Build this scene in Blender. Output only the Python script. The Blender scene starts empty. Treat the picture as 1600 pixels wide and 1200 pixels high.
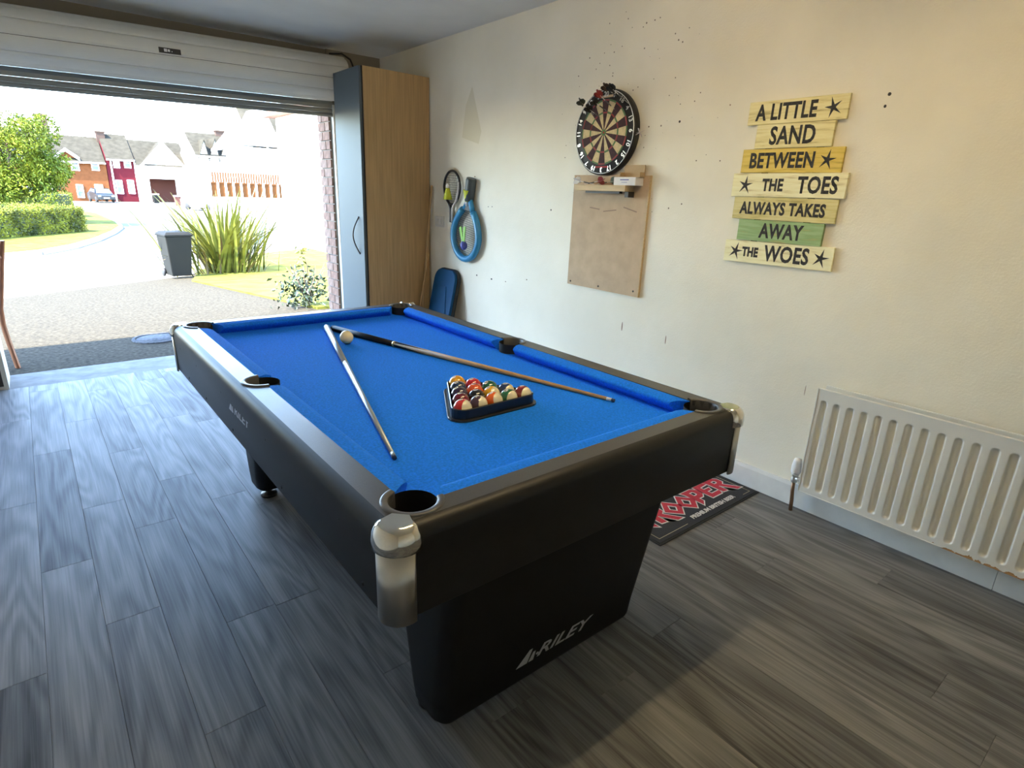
import bpy, bmesh, math, random
from mathutils import Vector, Matrix, Euler
random.seed(7)
S = bpy.context.scene
COL = S.collection
PI = math.pi

# ---------------------------------------------------------------- camera
F_PX = 906.62; YAW = 0.6901; PITCH = 0.3142; ROLL = 0.0353; CAMH = 1.3746
_d = Vector((math.sin(YAW)*math.cos(PITCH), math.cos(YAW)*math.cos(PITCH), -math.sin(PITCH)))
_r0 = Vector((math.cos(YAW), -math.sin(YAW), 0)); _u0 = _r0.cross(_d)
_r = _r0*math.cos(ROLL) + _u0*math.sin(ROLL); _u = -_r0*math.sin(ROLL) + _u0*math.cos(ROLL)
CAM = Vector((0, 0, CAMH))
cd = bpy.data.cameras.new('camera'); cam = bpy.data.objects.new('camera', cd); COL.objects.link(cam)
cd.sensor_fit = 'HORIZONTAL'; cd.sensor_width = 36; cd.lens = F_PX*36/1600; cd.clip_start = 0.02; cd.clip_end = 1000
M3 = Matrix((_r, _u, -_d)).transposed()
cam.matrix_world = Matrix.Translation(CAM) @ M3.to_4x4()
S.camera = cam

# ---------------------------------------------------------------- light
SUNV = Vector((-0.80, -0.25, 1.0)).normalized()
w = bpy.data.worlds.new('sky'); S.world = w; w.use_nodes = True
nt = w.node_tree; nt.nodes.clear()
sky = nt.nodes.new('ShaderNodeTexSky'); sky.sky_type = 'NISHITA'; sky.sun_disc = False
sky.sun_elevation = math.asin(SUNV.z); sky.sun_rotation = math.atan2(SUNV.x, SUNV.y)
sky.air_density = 1.0; sky.dust_density = .3; sky.ozone_density = 2.2
bg = nt.nodes.new('ShaderNodeBackground'); bg.inputs[1].default_value = 0.85
wo = nt.nodes.new('ShaderNodeOutputWorld')
nt.links.new(sky.outputs[0], bg.inputs[0]); nt.links.new(bg.outputs[0], wo.inputs[0])
sl = bpy.data.lights.new('sun', 'SUN'); sl.energy = 10.0; sl.angle = 0.0093; sl.color = (1.0, 0.93, 0.80)
so = bpy.data.objects.new('sun', sl); COL.objects.link(so); so.location = (-8, -3, 12)
so.rotation_euler = (-SUNV).to_track_quat('-Z', 'Y').to_euler()
vs = S.view_settings; vs.view_transform = 'Standard'; vs.look = 'None'; vs.gamma = 1.0; vs.use_curve_mapping = False
vs.exposure = 2.2

# ---------------------------------------------------------------- pixel helpers (1600x1200 photo frame)
def ray(px, py): return (_d*F_PX + _r*(px-800) + _u*(600-py)).normalized()
def on(ax, val, px, py):
    v = ray(px, py); i = 'xyz'.index(ax); return CAM + v*((val-CAM[i])/v[i])
def gz(y):
    if y < 6.5: return -.03
    if y < 16.5: return -.03-.08*(y-6.5)
    return -.83
def G(px, py):
    v = ray(px, py); lo, hi = .5, 400.
    for _ in range(60):
        m = (lo+hi)/2; q = CAM+v*m
        if q.z > gz(q.y): lo = m
        else: hi = m
    return CAM+v*lo

# ---------------------------------------------------------------- materials
MATS = {}
def mat(name, col=(.5, .5, .5), rough=.5, metal=0., spec=.5, var=0., vscale=20., bump=0., bscale=200., emit=None, coat=0., stretch=None, coord='Object', col2=None):
    m = bpy.data.materials.new(name); m.use_nodes = True; t = m.node_tree; b = t.nodes['Principled BSDF']
    b.inputs['Base Color'].default_value = (*col, 1); b.inputs['Roughness'].default_value = rough
    b.inputs['Metallic'].default_value = metal; b.inputs['Specular IOR Level'].default_value = spec
    b.inputs['Coat Weight'].default_value = coat
    tc = None
    def coords():
        tc = t.nodes.new('ShaderNodeTexCoord'); o = tc.outputs[coord]
        if stretch:
            mp = t.nodes.new('ShaderNodeMapping'); mp.inputs['Scale'].default_value = stretch
            t.links.new(o, mp.inputs[0]); o = mp.outputs[0]
        return o
    if var or col2:
        o = coords(); n = t.nodes.new('ShaderNodeTexNoise'); n.inputs['Scale'].default_value = vscale; n.inputs['Detail'].default_value = 5
        t.links.new(o, n.inputs['Vector'])
        r = t.nodes.new('ShaderNodeValToRGB'); r.color_ramp.elements[0].position = .33; r.color_ramp.elements[1].position = .67
        c1 = tuple(c*(1-var) for c in col); c2 = col2 if col2 else tuple(min(1, c*(1+var)) for c in col)
        r.color_ramp.elements[0].color = (*c1, 1); r.color_ramp.elements[1].color = (*c2, 1)
        t.links.new(n.outputs[0], r.inputs[0]); t.links.new(r.outputs[0], b.inputs['Base Color'])
    if bump:
        o = coords(); n = t.nodes.new('ShaderNodeTexNoise'); n.inputs['Scale'].default_value = bscale; n.inputs['Detail'].default_value = 3
        t.links.new(o, n.inputs['Vector'])
        bp = t.nodes.new('ShaderNodeBump'); bp.inputs['Strength'].default_value = bump; bp.inputs['Distance'].default_value = .002
        t.links.new(n.outputs[0], bp.inputs['Height']); t.links.new(bp.outputs[0], b.inputs['Normal'])
    if emit:
        b.inputs['Emission Color'].default_value = (*emit[:3], 1); b.inputs['Emission Strength'].default_value = emit[3]
    MATS[name] = m
    return m

def nd(t, typ, **kw):
    n = t.nodes.new(typ)
    for k, v in kw.items(): setattr(n, k, v)
    return n

# ---------------------------------------------------------------- mesh builder
class MB:
    def __init__(s): s.v = []; s.f = []; s.sm = []; s.mi = []
    def add(s, vs, fs, smooth=False, mi=0, M=None):
        k = len(s.v)
        s.v += [tuple(M @ Vector(p)) if M is not None else tuple(p) for p in vs]
        for f in fs: s.f.append([i+k for i in f]); s.sm.append(smooth); s.mi.append(mi)
        return s
    def box(s, a, b, M=None, mi=0):
        x0, y0, z0 = a; x1, y1, z1 = b
        vs = [(x0,y0,z0),(x1,y0,z0),(x1,y1,z0),(x0,y1,z0),(x0,y0,z1),(x1,y0,z1),(x1,y1,z1),(x0,y1,z1)]
        return s.add(vs, [(0,3,2,1),(4,5,6,7),(0,1,5,4),(1,2,6,5),(2,3,7,6),(3,0,4,7)], False, mi, M)
    def prism(s, poly, z0, z1, M=None, smooth=False, mi=0, top=None):
        n = len(poly); tp = top or poly
        vs = [(x, y, z0) for x, y in poly] + [(x, y, z1) for x, y in tp]
        s.add(vs, [tuple(range(n-1, -1, -1)), tuple(range(n, 2*n))], False, mi, M)
        k = len(s.v)-2*n
        for i in range(n):
            j = (i+1) % n; s.f.append([k+i, k+j, k+n+j, k+n+i]); s.sm.append(smooth); s.mi.append(mi)
        return s
    def lathe(s, prof, n=24, M=None, a0=0, a1=2*PI, smooth=True, mi=0):
        full = abs(a1-a0-2*PI) < 1e-6; m = n if full else n+1
        vs = []; fs = []
        for i in range(m):
            a = a0+(a1-a0)*i/n
            for r, z in prof: vs.append((r*math.cos(a), r*math.sin(a), z))
        k = len(prof)
        for i in range(n):
            j = (i+1) % m
            for q in range(k-1): fs.append((i*k+q, j*k+q, j*k+q+1, i*k+q+1))
        return s.add(vs, fs, smooth, mi, M)
    def tube(s, pts, r, n=10, caps=True, M=None, mi=0):
        pts = [Vector(p) for p in pts]; rs = r if isinstance(r, (list, tuple)) else [r]*len(pts)
        vs = []; fs = []; ref = None
        for i, p in enumerate(pts):
            t = (pts[min(i+1, len(pts)-1)]-pts[max(i-1, 0)]).normalized()
            if ref is None: ref = Vector((0,0,1)) if abs(t.z) < .9 else Vector((1,0,0))
            a = t.cross(ref).normalized(); b = a.cross(t).normalized(); ref = b
            for k in range(n):
                th = 2*PI*k/n; vs.append(tuple(p + (a*math.cos(th)+b*math.sin(th))*rs[i]))
        for i in range(len(pts)-1):
            for k in range(n):
                j = (k+1) % n; fs.append((i*n+k, i*n+j, (i+1)*n+j, (i+1)*n+k))
        s.add(vs, fs, True, mi, M)
        if caps:
            k0 = len(s.v)-len(vs)
            s.f.append([k0+k for k in range(n-1, -1, -1)]); s.sm.append(False); s.mi.append(mi)
            s.f.append([k0+(len(pts)-1)*n+k for k in range(n)]); s.sm.append(False); s.mi.append(mi)
        return s
    def mesh(s, name, *mats):
        me = bpy.data.meshes.new(name); me.from_pydata(s.v, [], s.f)
        me.polygons.foreach_set('use_smooth', s.sm); me.polygons.foreach_set('material_index', s.mi)
        for m in mats: me.materials.append(MATS[m])
        me.update(); return me
    def build(s, name, mats, parent=None, loc=None, rot=None, bevel=0, seg=2, fix=True):
        mats = [mats] if isinstance(mats, str) else mats
        me = s.mesh(name, *mats)
        if bevel or fix:
            bm = bmesh.new(); bm.from_mesh(me)
            if bevel:
                es = [e for e in bm.edges if len(e.link_faces) == 2 and e.calc_face_angle(0) > .5]
                bmesh.ops.bevel(bm, geom=es, offset=bevel, segments=seg, profile=.5, affect='EDGES', clamp_overlap=True)
            if fix: bmesh.ops.recalc_face_normals(bm, faces=bm.faces)
            bm.to_mesh(me); bm.free()
        return obj(name, me, parent, loc, rot)

def obj(name, me, parent=None, loc=None, rot=None):
    o = bpy.data.objects.new(name, me); COL.objects.link(o)
    if parent: o.parent = parent
    if loc is not None: o.location = loc
    if rot is not None: o.rotation_euler = rot
    return o
def thing(name, label, cat, loc=(0,0,0), rot=(0,0,0), group=None):
    o = bpy.data.objects.new(name, None); COL.objects.link(o); o.empty_display_size = .05
    o.location = loc; o.rotation_euler = rot; return tag(o, label, cat, group)
def tag(o, label, cat, group=None, kind=None):
    o['label'] = label; o['category'] = cat
    if group: o['group'] = group
    if kind: o['kind'] = kind
    return o
def struct(o): o['kind'] = 'structure'; return o
def inst(name, src, parent=None, loc=None, rot=None): return obj(name, src.data if hasattr(src, 'data') else src, parent, loc, rot)

# ---------------------------------------------------------------- lettering and outlines made from curves in one pass
_pend = {}
def text(key, body, size=.1, off=0., shear=0., ext=.0004, space=1., alx='CENTER', aly='CENTER'):
    c = bpy.data.curves.new('t_'+key, 'FONT'); c.body = body; c.size = size; c.offset = off; c.shear = shear; c.extrude = ext
    c.space_character = space; c.align_x = alx; c.align_y = aly; c.resolution_u = 3
    o = bpy.data.objects.new('t_'+key, c); COL.objects.link(o); _pend[key] = o
def outline(key, polys, off=0., ext=.0004, bev=0., bres=2):
    c = bpy.data.curves.new('c_'+key, 'CURVE'); c.dimensions = '2D'; c.fill_mode = 'BOTH'; c.offset = off; c.extrude = ext
    c.bevel_depth = bev; c.bevel_resolution = bres
    for p in polys:
        sp = c.splines.new('POLY'); sp.points.add(len(p)-1); sp.use_cyclic_u = True
        for q, (x, y) in zip(sp.points, p): q.co = (x, y, 0, 1)
    o = bpy.data.objects.new('c_'+key, c); COL.objects.link(o); _pend[key] = o
TXT = {}
def flush():
    bpy.context.view_layer.update(); dg = bpy.context.evaluated_depsgraph_get()
    for k, o in _pend.items(): TXT[k] = bpy.data.meshes.new_from_object(o.evaluated_get(dg)); TXT[k].name = k
    for o in _pend.values():
        d = o.data; bpy.data.objects.remove(o); (bpy.data.curves.remove(d) if isinstance(d, bpy.types.Curve) else bpy.data.meshes.remove(d))
    _pend.clear()
def letter(name, key, m, parent, M, scale=(1,1,1)):
    me = TXT[key].copy(); me.transform(M @ Matrix.Diagonal((*scale, 1))); me.materials.clear(); me.materials.append(MATS[m]); me.name = name
    return obj(name, me, parent)
def star(n, r0, r1, a=PI/2):
    return [((r0 if i % 2 == 0 else r1)*math.cos(a+PI*i/n), (r0 if i % 2 == 0 else r1)*math.sin(a+PI*i/n)) for i in range(2*n)]
def arcp(cx, cy, r, a0, a1, n): return [(cx+r*math.cos(a0+(a1-a0)*i/n), cy+r*math.sin(a0+(a1-a0)*i/n)) for i in range(n+1)]
def rrect(a, b, r, n=5):
    o = []
    for cx, cy, q in ((a-r, b-r, 0), (-a+r, b-r, 1), (-a+r, -b+r, 2), (a-r, -b+r, 3)): o += arcp(cx, cy, r, q*PI/2, (q+1)*PI/2, n)
    return o
# lays a flat XY mesh on a wall facing -x (reading direction -y, up z) / on an end facing -y / side facing -x
def on_wall(x, y, z, tilt=0): return Matrix.Translation((x, y, z)) @ Matrix(((0,0,-1,0),(-1,0,0,0),(0,1,0,0),(0,0,0,1))) @ Matrix.Rotation(tilt, 4, 'Z')
def on_front(x, y, z): return Matrix.Translation((x, y, z)) @ Matrix(((1,0,0,0),(0,0,-1,0),(0,1,0,0),(0,0,0,1)))
# ---------------------------------------------------------------- material library
mat('ceiling_paint', (.78, .76, .71), .8, var=.04, vscale=3)
mat('plain_wall', (.70, .68, .62), .75, var=.04, vscale=4)
mat('white_gloss', (.74, .73, .70), .35, var=.05, vscale=12)
mat('concrete', (.27, .27, .255), .8, var=.25, vscale=9, bump=.4, bscale=90)
mat('mortar', (.36, .33, .29), .9, bump=.5, bscale=150)
mat('brick', (.38, .21, .145), .85, var=.22, vscale=22, bump=.6, bscale=120)
mat('brick_b', (.43, .27, .20), .85, var=.2, vscale=22, bump=.6, bscale=120)
mat('tarmac', (.074, .063, .042), .95, spec=.08, var=.5, vscale=32, bump=.9, bscale=260)
mat('pavement', (.24, .225, .18), .9, spec=.1, var=.15, vscale=5, bump=.3, bscale=150)
mat('road', (.19, .185, .165), .9, spec=.1, var=.12, vscale=.8)
mat('kerb', (.45, .44, .40), .8, var=.1, vscale=6)
mat('grass', (.16, .165, .03), .95, spec=.05, var=.35, vscale=2.5, bump=1., bscale=40)
mat('shutter_white', (.66, .655, .61), .38, var=.03, vscale=6)
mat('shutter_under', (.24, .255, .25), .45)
mat('black_plastic', (.012, .012, .013), .35)
mat('black_matte', (.010, .010, .011), .7)
mat('black_soft', (.014, .014, .014), .55)
mat('print_white', (.72, .73, .74), .5)
mat('print_silver', (.55, .56, .58), .4, metal=.3)
mat('beech', (.42, .27, .12), .45, var=.14, vscale=7, stretch=(9, 9, .35), bump=.08, bscale=60)
mat('beech_edge', (.46, .32, .16), .5)
mat('silver_door', (.10, .125, .14), .5, metal=.1, spec=.12)
mat('dark_edge', (.045, .04, .035), .5)
mat('felt', (.010, .19, .86), .95, spec=.15, var=.16, vscale=160, bump=.25, bscale=900)
mat('rail_laminate', (.055, .055, .057), .36, spec=.62, var=.08, vscale=300, bump=.12, bscale=700)
mat('apron_black', (.010, .010, .011), .45, spec=.35, var=.1, vscale=40)
mat('leg_black', (.006, .006, .007), .55, spec=.3)
mat('pocket_plastic', (.075, .075, .078), .35)
mat('pocket_dark', (.004, .004, .004), .8)
mat('chrome', (.80, .77, .70), .10, metal=1.)
mat('brushed_metal', (.55, .535, .50), .30, metal=1., bump=.05, bscale=500, stretch=(6, 6, .1))
mat('cue_metal', (.40, .44, .46), .36, metal=.6, spec=.3)
mat('cue_wood', (.52, .31, .13), .45, spec=.25, var=.15, vscale=10, stretch=(8, 8, .4))
mat('cue_black', (.010, .009, .008), .5, spec=.2)
mat('cue_tip', (.03, .05, .09), .8)
mat('brass', (.65, .50, .22), .3, metal=1.)
mat('ball_ivory', (.78, .70, .44), .08, spec=.6, coat=.5)
mat('rad_white', (.72, .71, .66), .32)
mat('copper', (.32, .19, .12), .35, metal=.9)
mat('mat_black', (.022, .022, .025), .85, var=.2, vscale=300, bump=.5, bscale=900)
mat('rubber', (.010, .010, .010), .7)
mat('mat_red', (.50, .025, .045), .8, var=.2, vscale=200)
mat('mat_white', (.68, .66, .62), .8)
mat('mat_cream', (.50, .42, .26), .8)
mat('board_dark', (.045, .010, .012), .75, var=.3, vscale=90)
mat('board_cream', (.62, .50, .27), .75, var=.12, vscale=60)
mat('board_red', (.34, .03, .035), .7)
mat('board_green', (.09, .20, .06), .7)
mat('board_black', (.012, .012, .012), .55)
mat('wire', (.62, .62, .60), .3, metal=.7)
mat('hardboard', (.52, .37, .23), .7, var=.08, vscale=14)
mat('pine', (.58, .42, .23), .6, var=.1, vscale=9, stretch=(12, 1, 12))
mat('cardboard', (.43, .31, .18), .8)
mat('carton_white', (.74, .72, .72), .6)
mat('flight_black', (.015, .016, .016), .4); mat('flight_red', (.26, .03, .025), .4)
mat('flight_green', (.035, .05, .042), .4); mat('flight_brown', (.06, .035, .025), .5); mat('flight_teal', (.12, .17, .16), .4); mat('flight_pink', (.55, .45, .42), .4)
mat('print_ink', (.035, .032, .03), .8, var=.6, vscale=60)
mat('racket_black', (.012, .011, .012), .35); mat('racket_white', (.70, .67, .64), .4)
mat('racket_blue', (.035, .25, .48), .35); mat('racket_grey', (.06, .075, .085), .5)
mat('net_string', (.10, .095, .09), .6)
mat('shuttle_yellow', (.55, .58, .03), .5); mat('shuttle_green', (.32, .62, .12), .5); mat('ball_blue', (.07, .08, .32), .4)
mat('body_board', (.003, .06, .16), .6, spec=.2, var=.1, vscale=8); mat('body_board_edge', (.012, .014, .016), .6)
mat('dowel', (.46, .30, .14), .5, var=.1, vscale=10)
mat('switch_white', (.70, .68, .62), .4)
mat('chair_wood', (.26, .095, .04), .35, var=.2, vscale=8, stretch=(6, 6, 1)); mat('cream_box', (.55, .53, .46), .6, var=.06, vscale=9)
mat('bin_plastic', (.014, .0135, .010), .7, spec=.2); mat('bin_wheel', (.02, .02, .02), .6)
mat('leaf_flax', (.13, .17, .02), .45, var=.5, vscale=3, col2=(.30, .29, .04)); mat('leaf_dry', (.22, .15, .06), .7)
mat('leaf_tree', (.085, .175, .006), .6, spec=.2, var=.5, vscale=.9, col2=(.25, .28, .014)); mat('leaf_hedge', (.07, .11, .008), .6, spec=.2, var=.5, vscale=1.6, col2=(.34, .36, .03))
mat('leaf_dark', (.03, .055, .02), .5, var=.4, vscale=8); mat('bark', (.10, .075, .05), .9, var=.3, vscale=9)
mat('house_orange', (.19, .068, .024), .9, spec=.1, var=.1, vscale=3); mat('house_red', (.11, .012, .018), .85, spec=.1); mat('house_white', (.80, .79, .76), .8)
mat('house_brown', (.14, .04, .025), .85); mat('roof_tile', (.06, .054, .04), .95, spec=.05, var=.18, vscale=2, bump=.5, bscale=8); mat('roof_slate', (.02, .025, .04), .8, spec=.1)
mat('upvc', (.80, .80, .80), .4); mat('glass_far', (.10, .13, .17), .08, spec=.8); mat('chimney_brick', (.10, .065, .05), .9, spec=.1)
mat('fence_wood', (.17, .065, .02), .9, spec=.1, var=.2, vscale=2); mat('lamp_steel', (.30, .31, .32), .5, metal=.6)
mat('pipe_red', (.30, .05, .05), .6); mat('soffit_brown', (.22, .10, .06), .7)
mat('car_dark', (.010, .011, .012), .35, coat=.1); mat('car_white', (.7, .7, .7), .25, coat=.6); mat('tyre', (.015, .015, .015), .8); mat('car_light', (.5, .5, .48), .2)
mat('iron', (.14, .14, .14), .6, metal=.5)
mat('patch_paint', (.74, .68, .52), .75); mat('drain_lid', (.075, .078, .08), .9, spec=.1, var=.3, vscale=40); mat('scuff', (.30, .20, .14), .8); mat('hole_dark', (.05, .045, .04), .9)

# outdoor colours as true albedos
for n_ in ('tarmac', 'pavement', 'road', 'kerb', 'grass', 'leaf_flax', 'leaf_dry', 'leaf_tree', 'leaf_hedge', 'leaf_dark', 'house_orange', 'house_red', 'house_brown', 'roof_tile', 'roof_slate', 'chimney_brick', 'fence_wood', 'brick', 'brick_b', 'mortar', 'bin_plastic', 'concrete'):
    t_ = MATS[n_].node_tree; b_ = t_.nodes['Principled BSDF'].inputs['Base Color']; b_.default_value = [c_*.60 for c_ in b_.default_value[:3]]+[1]
    for q_ in t_.nodes:
        if q_.type == 'VALTORGB':
            for e_ in q_.color_ramp.elements: e_.color = [c_*.60 for c_ in e_.color[:3]]+[1]

# painted right-hand wall: slight blotches, roller stipple, dart holes around the board
def wall_mat():
    m = mat('wall_paint', (.72, .68, .575), .6); t = m.node_tree; L = t.links; b = t.nodes['Principled BSDF']
    g = nd(t, 'ShaderNodeNewGeometry')
    n1 = nd(t, 'ShaderNodeTexNoise'); n1.inputs['Scale'].default_value = 2.2; n1.inputs['Detail'].default_value = 6; L.new(g.outputs['Position'], n1.inputs['Vector'])
    cr = nd(t, 'ShaderNodeValToRGB'); cr.color_ramp.elements[0].color = (.80, .745, .615, 1); cr.color_ramp.elements[1].color = (.87, .815, .685, 1)
    cr.color_ramp.elements[0].position = .35; cr.color_ramp.elements[1].position = .65; L.new(n1.outputs[0], cr.inputs[0])
    v = nd(t, 'ShaderNodeTexVoronoi'); v.inputs['Scale'].default_value = 38; v.inputs['Randomness'].default_value = 1; L.new(g.outputs['Position'], v.inputs['Vector'])
    dist = nd(t, 'ShaderNodeVectorMath', operation='DISTANCE'); L.new(g.outputs['Position'], dist.inputs[0]); dist.inputs[1].default_value = (2.658, 2.26, 1.76)
    mr = nd(t, 'ShaderNodeMapRange'); L.new(dist.outputs['Value'], mr.inputs['Value']); mr.inputs['From Min'].default_value = .15; mr.inputs['From Max'].default_value = .62
    mr.inputs['To Min'].default_value = .75; mr.inputs['To Max'].default_value = .0
    sp = nd(t, 'ShaderNodeSeparateColor'); L.new(v.outputs['Color'], sp.inputs[0])
    keep = nd(t, 'ShaderNodeMath', operation='LESS_THAN'); L.new(sp.outputs[0], keep.inputs[0]); L.new(mr.outputs[0], keep.inputs[1])
    sz = nd(t, 'ShaderNodeMath', operation='MULTIPLY'); L.new(sp.outputs[1], sz.inputs[0]); sz.inputs[1].default_value = .17
    dot = nd(t, 'ShaderNodeMath', operation='LESS_THAN'); L.new(v.outputs['Distance'], dot.inputs[0]); L.new(sz.outputs[0], dot.inputs[1])
    mk = nd(t, 'ShaderNodeMath', operation='MULTIPLY'); L.new(keep.outputs[0], mk.inputs[0]); L.new(dot.outputs[0], mk.inputs[1])
    mx = nd(t, 'ShaderNodeMix', data_type='RGBA'); L.new(mk.outputs[0], mx.inputs['Factor']); L.new(cr.outputs[0], mx.inputs[6]); mx.inputs[7].default_value = (.16, .12, .08, 1)
    L.new(mx.outputs[2], b.inputs['Base Color'])
    n2 = nd(t, 'ShaderNodeTexNoise'); n2.inputs['Scale'].default_value = 120; n2.inputs['Detail'].default_value = 4; L.new(g.outputs['Position'], n2.inputs['Vector'])
    n3 = nd(t, 'ShaderNodeTexNoise'); n3.inputs['Scale'].default_value = 9; n3.inputs['Detail'].default_value = 3; L.new(g.outputs['Position'], n3.inputs['Vector'])
    ad = nd(t, 'ShaderNodeMath', operation='MULTIPLY_ADD'); L.new(n3.outputs[0], ad.inputs[0]); ad.inputs[1].default_value = 2.5; L.new(n2.outputs[0], ad.inputs[2])
    bp = nd(t, 'ShaderNodeBump'); bp.inputs['Strength'].default_value = .35; bp.inputs['Distance'].default_value = .003
    L.new(ad.outputs[0], bp.inputs['Height']); L.new(bp.outputs[0], b.inputs['Normal'])
wall_mat()

# grey oak floor: tone per plank, cathedral grain along the plank
def floor_mat():
    m = mat('oak_grey', (.15, .14, .13), .42, spec=.06); t = m.node_tree; L = t.links; b = t.nodes['Principled BSDF']
    tc = nd(t, 'ShaderNodeTexCoord'); oi = nd(t, 'ShaderNodeObjectInfo')
    of = nd(t, 'ShaderNodeMath', operation='MULTIPLY'); L.new(oi.outputs['Random'], of.inputs[0]); of.inputs[1].default_value = 37
    av = nd(t, 'ShaderNodeVectorMath', operation='ADD'); L.new(tc.outputs['Object'], av.inputs[0]); L.new(of.outputs[0], av.inputs[1])
    def noise(sx, sy, sc, det=4, dis=0.):
        mp = nd(t, 'ShaderNodeMapping'); mp.inputs['Scale'].default_value = (sx, sy, 1); L.new(av.outputs[0], mp.inputs[0])
        n = nd(t, 'ShaderNodeTexNoise'); n.inputs['Scale'].default_value = sc; n.inputs['Detail'].default_value = det; n.inputs['Distortion'].default_value = dis; L.new(mp.outputs[0], n.inputs['Vector']); return n.outputs[0]
    big = noise(7, .9, 1, 1.2)
    s = nd(t, 'ShaderNodeMath', operation='MULTIPLY'); L.new(big, s.inputs[0]); s.inputs[1].default_value = 58
    si = nd(t, 'ShaderNodeMath', operation='SINE'); L.new(s.outputs[0], si.inputs[0])
    rings = nd(t, 'ShaderNodeMapRange'); L.new(si.outputs[0], rings.inputs['Value']); rings.inputs['From Min'].default_value = -1; rings.inputs['To Min'].default_value = -.11; rings.inputs['To Max'].default_value = .09
    fib = noise(190, 3.2, 1, 6); blot = noise(11, 1.6, 1, 5, .5)
    def mad(a, k, c):
        n = nd(t, 'ShaderNodeMath', operation='MULTIPLY_ADD'); L.new(a, n.inputs[0]); n.inputs[1].default_value = k
        if isinstance(c, float): n.inputs[2].default_value = c
        else: L.new(c, n.inputs[2])
        return n.outputs[0]
    val = mad(fib, .60, mad(blot, .55, mad(oi.outputs['Random'], .26, -.22)))
    sm = nd(t, 'ShaderNodeMath', operation='ADD'); L.new(val, sm.inputs[0]); L.new(rings.outputs[0], sm.inputs[1])
    cr = nd(t, 'ShaderNodeValToRGB'); e = cr.color_ramp.elements
    e[0].position = .12; e[0].color = (.066, .066, .066, 1); e[1].position = .85; e[1].color = (.30, .295, .285, 1)
    x = e.new(.48); x.color = (.176, .177, .177, 1); L.new(sm.outputs[0], cr.inputs[0]); L.new(cr.outputs[0], b.inputs['Base Color'])
    rr = nd(t, 'ShaderNodeMapRange'); L.new(sm.outputs[0], rr.inputs['Value']); rr.inputs['To Min'].default_value = .50; rr.inputs['To Max'].default_value = .36; L.new(rr.outputs[0], b.inputs['Roughness'])
    bp = nd(t, 'ShaderNodeBump'); bp.inputs['Strength'].default_value = .16; bp.inputs['Distance'].default_value = .001; L.new(sm.outputs[0], bp.inputs['Height']); L.new(bp.outputs[0], b.inputs['Normal'])
floor_mat()

# painted driftwood planks of the sign
def plank_mat(name, c1, c2, worn):
    m = mat(name, c1, .75); t = m.node_tree; L = t.links; b = t.nodes['Principled BSDF']
    tc = nd(t, 'ShaderNodeTexCoord'); oi = nd(t, 'ShaderNodeObjectInfo')
    av = nd(t, 'ShaderNodeVectorMath', operation='ADD'); L.new(tc.outputs['Object'], av.inputs[0]); L.new(oi.outputs['Random'], av.inputs[1])
    mp = nd(t, 'ShaderNodeMapping'); mp.inputs['Scale'].default_value = (4, 4, 40); L.new(av.outputs[0], mp.inputs[0])
    n = nd(t, 'ShaderNodeTexNoise'); n.inputs['Scale'].default_value = 2; n.inputs['Detail'].default_value = 6; L.new(mp.outputs[0], n.inputs['Vector'])
    cr = nd(t, 'ShaderNodeValToRGB'); e = cr.color_ramp.elements; e[0].position = .30; e[0].color = (*worn, 1); e[1].position = .62; e[1].color = (*c2, 1)
    k = e.new(.42); k.color = (*c1, 1); L.new(n.outputs[0], cr.inputs[0]); L.new(cr.outputs[0], b.inputs['Base Color'])
plank_mat('plank_cream', (.80, .69, .33), (.88, .79, .44), (.52, .42, .18))
plank_mat('plank_pale', (.86, .79, .47), (.92, .87, .58), (.60, .50, .25))
plank_mat('plank_yellow', (.72, .52, .10), (.80, .61, .16), (.46, .32, .07))
plank_mat('plank_olive', (.68, .58, .24), (.76, .67, .34), (.44, .36, .13))
plank_mat('plank_green', (.28, .42, .18), (.37, .51, .25), (.44, .42, .18))

# radiator enamel with rust along the bottom seam
def rad_mat():
    m = MATS['rad_white']; t = m.node_tree; L = t.links; b = t.nodes['Principled BSDF']
    g = nd(t, 'ShaderNodeNewGeometry'); sp = nd(t, 'ShaderNodeSeparateXYZ'); L.new(g.outputs['Position'], sp.inputs[0])
    zr = nd(t, 'ShaderNodeMapRange'); L.new(sp.outputs['Z'], zr.inputs['Value']); zr.inputs['From Min'].default_value = .125; zr.inputs['From Max'].default_value = .165; zr.inputs['To Min'].default_value = .68; zr.inputs['To Max'].default_value = 0
    yr = nd(t, 'ShaderNodeMapRange'); L.new(sp.outputs['Y'], yr.inputs['Value']); yr.inputs['From Min'].default_value = .62; yr.inputs['From Max'].default_value = .40; yr.inputs['To Min'].default_value = 0; yr.inputs['To Max'].default_value = 1
    mu = nd(t, 'ShaderNodeMath', operation='MULTIPLY'); L.new(zr.outputs[0], mu.inputs[0]); L.new(yr.outputs[0], mu.inputs[1])
    n = nd(t, 'ShaderNodeTexNoise'); n.inputs['Scale'].default_value = 38; n.inputs['Detail'].default_value = 4; L.new(g.outputs['Position'], n.inputs['Vector'])
    lt = nd(t, 'ShaderNodeMath', operation='LESS_THAN'); L.new(n.outputs[0], lt.inputs[0]); L.new(mu.outputs[0], lt.inputs[1])
    mx = nd(t, 'ShaderNodeMix', data_type='RGBA'); L.new(lt.outputs[0], mx.inputs['Factor']); mx.inputs[6].default_value = (.72, .71, .66, 1); mx.inputs[7].default_value = (.36, .20, .08, 1)
    L.new(mx.outputs[2], b.inputs['Base Color'])
rad_mat()

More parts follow.
